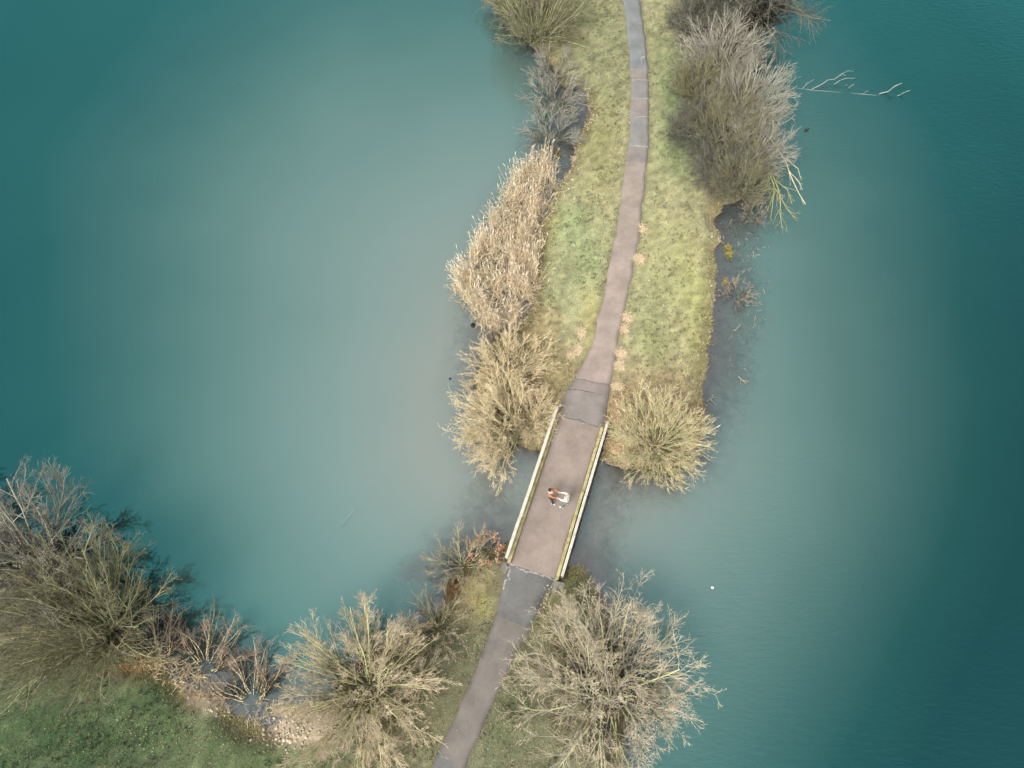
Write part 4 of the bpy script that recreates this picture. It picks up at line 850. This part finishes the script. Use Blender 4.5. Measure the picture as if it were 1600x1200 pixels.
def person(label, feet, head, face, handL, handR, footL, footR, toe, pal):
    """feet: midpoint on the deck, head: skull centre, face: unit heading; hands and feet: world targets"""
    e = empty('person', feet, label, 'person', 'couple on the bridge')
    F_ = Vector(face).normalized(); Ft = Vector(feet); Hd = Vector(head); w = (Hd - Ft); H = w.length / .925; w.normalize(); S = F_.cross(w).normalized(); S = -S    # S: to the person's left
    S = Vector((0, 0, 1)).cross(F_).normalized(); Fw = S.cross(w).normalized()
    at = lambda h, s=0, f=0: Ft + w * (h * H) + S * s + Fw * f
    pel = at(.51); wa = at(.60, 0, .005); ch = at(.72, 0, .01); nk = at(.835, 0, .0)
    skin_m, hair_m, top_m, leg_m, shoe_m, scarf_m = pal
    hd = Hd; bm = bmesh.new()
    # head with face
    ax = (S, Fw, w); ball(bm, hd, (.076, .094, .112), ax); ball(bm, hd + Fw * .03 - w * .06, (.055, .062, .055), ax)
    capsule(bm, hd + Fw * .092 + w * .005, hd + Fw * .112 - w * .028, .009, .015, 8); capsule(bm, hd + Fw * .088 - w * .058 - S * .018, hd + Fw * .088 - w * .058 + S * .018, .009, .009, 8)
    for s in (-1, 1): ball(bm, hd + S * s * .078 - Fw * .005 - w * .01, (.012, .022, .034), ax, 10); capsule(bm, hd + Fw * .083 + S * s * .016 + w * .03, hd + Fw * .074 + S * s * .048 + w * .028, .010, .008, 8)
    capsule(bm, nk - w * .05, hd - w * .07 - Fw * .01, .058, .052)
    # torso, arms, legs: one continuous figure
    capsule(bm, pel, wa, .125, .115); capsule(bm, wa, ch, .115, .135); capsule(bm, ch + S * .10 + w * .08, ch - S * .10 + w * .08, .075, .075); capsule(bm, ch, nk - w * .03, .12, .06)
    arms = {}
    for s, hand in ((1, handL), (-1, handR)):
        hand = Vector(hand); sh = at(.80, s * .175, 0); v = hand - sh; el = sh + v * .5 - Vector((0, 0, .045)) + S * s * .05
        d = (hand - el).normalized(); wr = hand - d * .065; arms[s] = (sh, el, wr, hand, d)
        capsule(bm, sh, el, .048, .038); capsule(bm, el, wr, .037, .024)
        up = Vector((0, 0, 1)); sd_ = d.cross(up).normalized(); pn = sd_.cross(d).normalized()
        ball(bm, hand - d * .012, (.040, .052, .016), (sd_, d, pn), 12)
        for j, (o_, l_) in enumerate(((-.030, .036), (-.010, .042), (.010, .040), (.029, .031))):
            b = hand + d * .036 + sd_ * o_; k1 = b + d * l_ - pn * .010; k2 = k1 + d * l_ * .35 - pn * l_ * .75; capsule(bm, b - d * .012, k1, .0105, .0095, 8); capsule(bm, k1, k2, .0095, .008, 8)
        tb = hand - d * .025 - sd_ * s * .034; t1 = tb + d * .035 - sd_ * s * .018 - pn * .012; capsule(bm, tb, t1, .012, .0105, 8); capsule(bm, t1, t1 + d * .028 - pn * .018 + sd_ * s * .004, .0105, .009, 8)
    legs = {}
    for s, ft in ((1, footL), (-1, footR)):
        an = Vector(ft) + Vector((0, 0, .085)); hip = at(.50, s * .085, 0); kn = (hip + an) * .5 + Fw * .06 + w * .01; legs[s] = (hip, kn, an)
        capsule(bm, hip, kn, .080, .055); capsule(bm, kn, an, .054, .036); tv = Vector(toe).normalized(); capsule(bm, an - Vector((0, 0, .045)) - tv * .03, an - Vector((0, 0, .05)) + tv * .12, .034, .028)
    fused('body', bm, skin_m, e, .0095, 2)
    for s in (-1, 1):
        b2 = bmesh.new(); ball(b2, hd + Fw * .084 + S * s * .031 + w * .010, (.012, .008, .008), ax, 10); o = bm_obj('eye', b2, M_EYE, e, True); o.matrix_parent_inverse = Matrix.Translation(-Vector(e.location))
    # hair
    bm = bmesh.new(); ball(bm, hd - Fw * .016 + w * .022, (.088, .098, .108), ax); ball(bm, hd - Fw * .055 - w * .055, (.074, .05, .09), ax); fused('hair', bm, hair_m, e, .011, 2)
    # jacket
    bm = bmesh.new(); hem = at(.47)
    capsule(bm, hem, wa, .165, .145); capsule(bm, wa, ch, .145, .160); capsule(bm, ch + S * .11 + w * .07, ch - S * .11 + w * .07, .098, .098); capsule(bm, ch, nk - w * .05, .14, .085)
    for s in (-1, 1):
        sh, el, wr, hand, d = arms[s]; capsule(bm, sh, el, .072, .058); capsule(bm, el, wr - d * .01, .056, .044)
    fused('jacket', bm, top_m, e, .013, 3)
    bm = bmesh.new()
    for k_ in range(12):
        a0, a1 = 2 * math.pi * k_ / 12, 2 * math.pi * (k_ + 1) / 12; pt = lambda a: nk - w * (.005 + .025 * math.cos(a)) + S * (.085 * math.sin(a)) + Fw * (.085 * math.cos(a)); capsule(bm, pt(a0), pt(a1), .036, .036, 8)
    capsule(bm, nk + Fw * .10 - w * .03, nk + Fw * .135 - w * .14, .04, .03, 8); fused('scarf', bm, scarf_m, e, .012, 2)
    bm = bmesh.new()
    capsule(bm, at(.50, .05), at(.50, -.05), .135, .135)
    for s in (-1, 1): hip, kn, an = legs[s]; capsule(bm, hip, kn, .097, .072); capsule(bm, kn, an + Vector((0, 0, .01)), .070, .056)
    fused('trousers', bm, leg_m, e, .013, 3)
    for s in (-1, 1):
        an = legs[s][2]; tv = Vector(toe).normalized(); bm = bmesh.new(); lo = an - Vector((0, 0, .042)); capsule(bm, lo - tv * .05, lo + tv * .13, .043, .038); capsule(bm, an, lo, .05, .046); fused('shoe', bm, shoe_m, e, .010, 2)
    return e
M_EYE = noise_mat('eye', (.02, .018, .015), (.03, .025, .02), 5, .3, 2)
M_SKIN = noise_mat('skin', alb((206, 160, 136)), alb((222, 180, 156)), 8, .7, 3)
def couple():
    dk = DZ + .014
    fa = W(862, 784, dk); ha = W(859.6, 766, dk + 1.50); fb = W(882, 790, dk); hb = W(887, 775, dk + 1.48)
    print('A', fa, ha, 'B', fb, hb)
    d = Vector((hb - ha)[:3]); d.z = 0; d.normalize(); sd_ = Vector((-d.y, d.x, 0))       # to A's left
    mid = (Vector(ha) + Vector(hb)) / 2; mid.z = dk + 1.14
    off = .17
    up_ = mid + sd_ * off; dn = mid - sd_ * off
    g = d * .045
    fa, fb = Vector(fa), Vector(fb)
    pa = (M_SKIN, cloth('hair_dark', (52, 44, 44)), cloth('coat_rust', (206, 136, 92)), cloth('trousers_dark', (70, 66, 70)), cloth('shoe_white', (240, 238, 234)), cloth('scarf_cream', (238, 230, 222)))
    pb = (M_SKIN, cloth('hair_fair', (206, 190, 160)), cloth('jacket_cream', (236, 232, 222)), cloth('trousers_grey_green', (132, 144, 136)), pa[4], cloth('scarf_grey', (190, 190, 178)))
    person('person in a rust orange coat leaning back and holding both hands of the other', fa, ha, d, up_ - g, dn - g, fa + sd_ * .09 - d * .02, fa - sd_ * .12 + d * .08, d, pa)
    person('person in a cream jacket and grey green trousers leaning back, nearer the right handrail', fb, hb, -d, dn + g + Vector((0, 0, .012)), up_ + g + Vector((0, 0, .012)), fb - sd_ * .16 - d * .10, fb + sd_ * .10 + d * .05, -d, pb)
couple()
def waterbird():
    c = W(1260, 204, .0); e = empty('waterbird', (c[0], c[1], .0), 'small dark bird on the water right of the thicket', 'bird', None, R(20))
    m = noise_mat('bird_plumage', alb((38, 40, 42)), alb((60, 60, 60)), 20, .8, 4); mb = noise_mat('bill_pale', alb((200, 196, 188)), alb((220, 216, 206)), 9, .6, 2)
    bm = bmesh.new(); ball(bm, (0, 0, .05), (.15, .085, .075)); capsule(bm, (.10, 0, .08), (.15, 0, .17), .04, .028, 10); ball(bm, (.165, 0, .185), (.042, .03, .032)); capsule(bm, (-.12, 0, .07), (-.19, 0, .09), .04, .012, 10)
    for v in bm.verts: v.co += Vector(c[:3])
    fused('body', bm, m, e, .012, 3)
    bm = bmesh.new(); bmesh.ops.create_cone(bm, cap_ends=True, segments=8, radius1=.016, radius2=.003, depth=.05); bmesh.ops.rotate(bm, cent=(0, 0, 0), matrix=Matrix.Rotation(R(90), 3, 'Y'), verts=bm.verts); bmesh.ops.translate(bm, vec=(.225, 0, .18), verts=bm.verts); bm_obj('bill', bm, mb, e)
    for s in (-1, 1):
        bm = bmesh.new(); ball(bm, (-.03, s * .075, .07), (.12, .02, .045)); bm_obj('wing', bm, m, e, True)
waterbird()
print('objects', len(bpy.data.objects), 'tris', sum(len(m.loops) - 2 * len(m.polygons) for m in bpy.data.meshes))
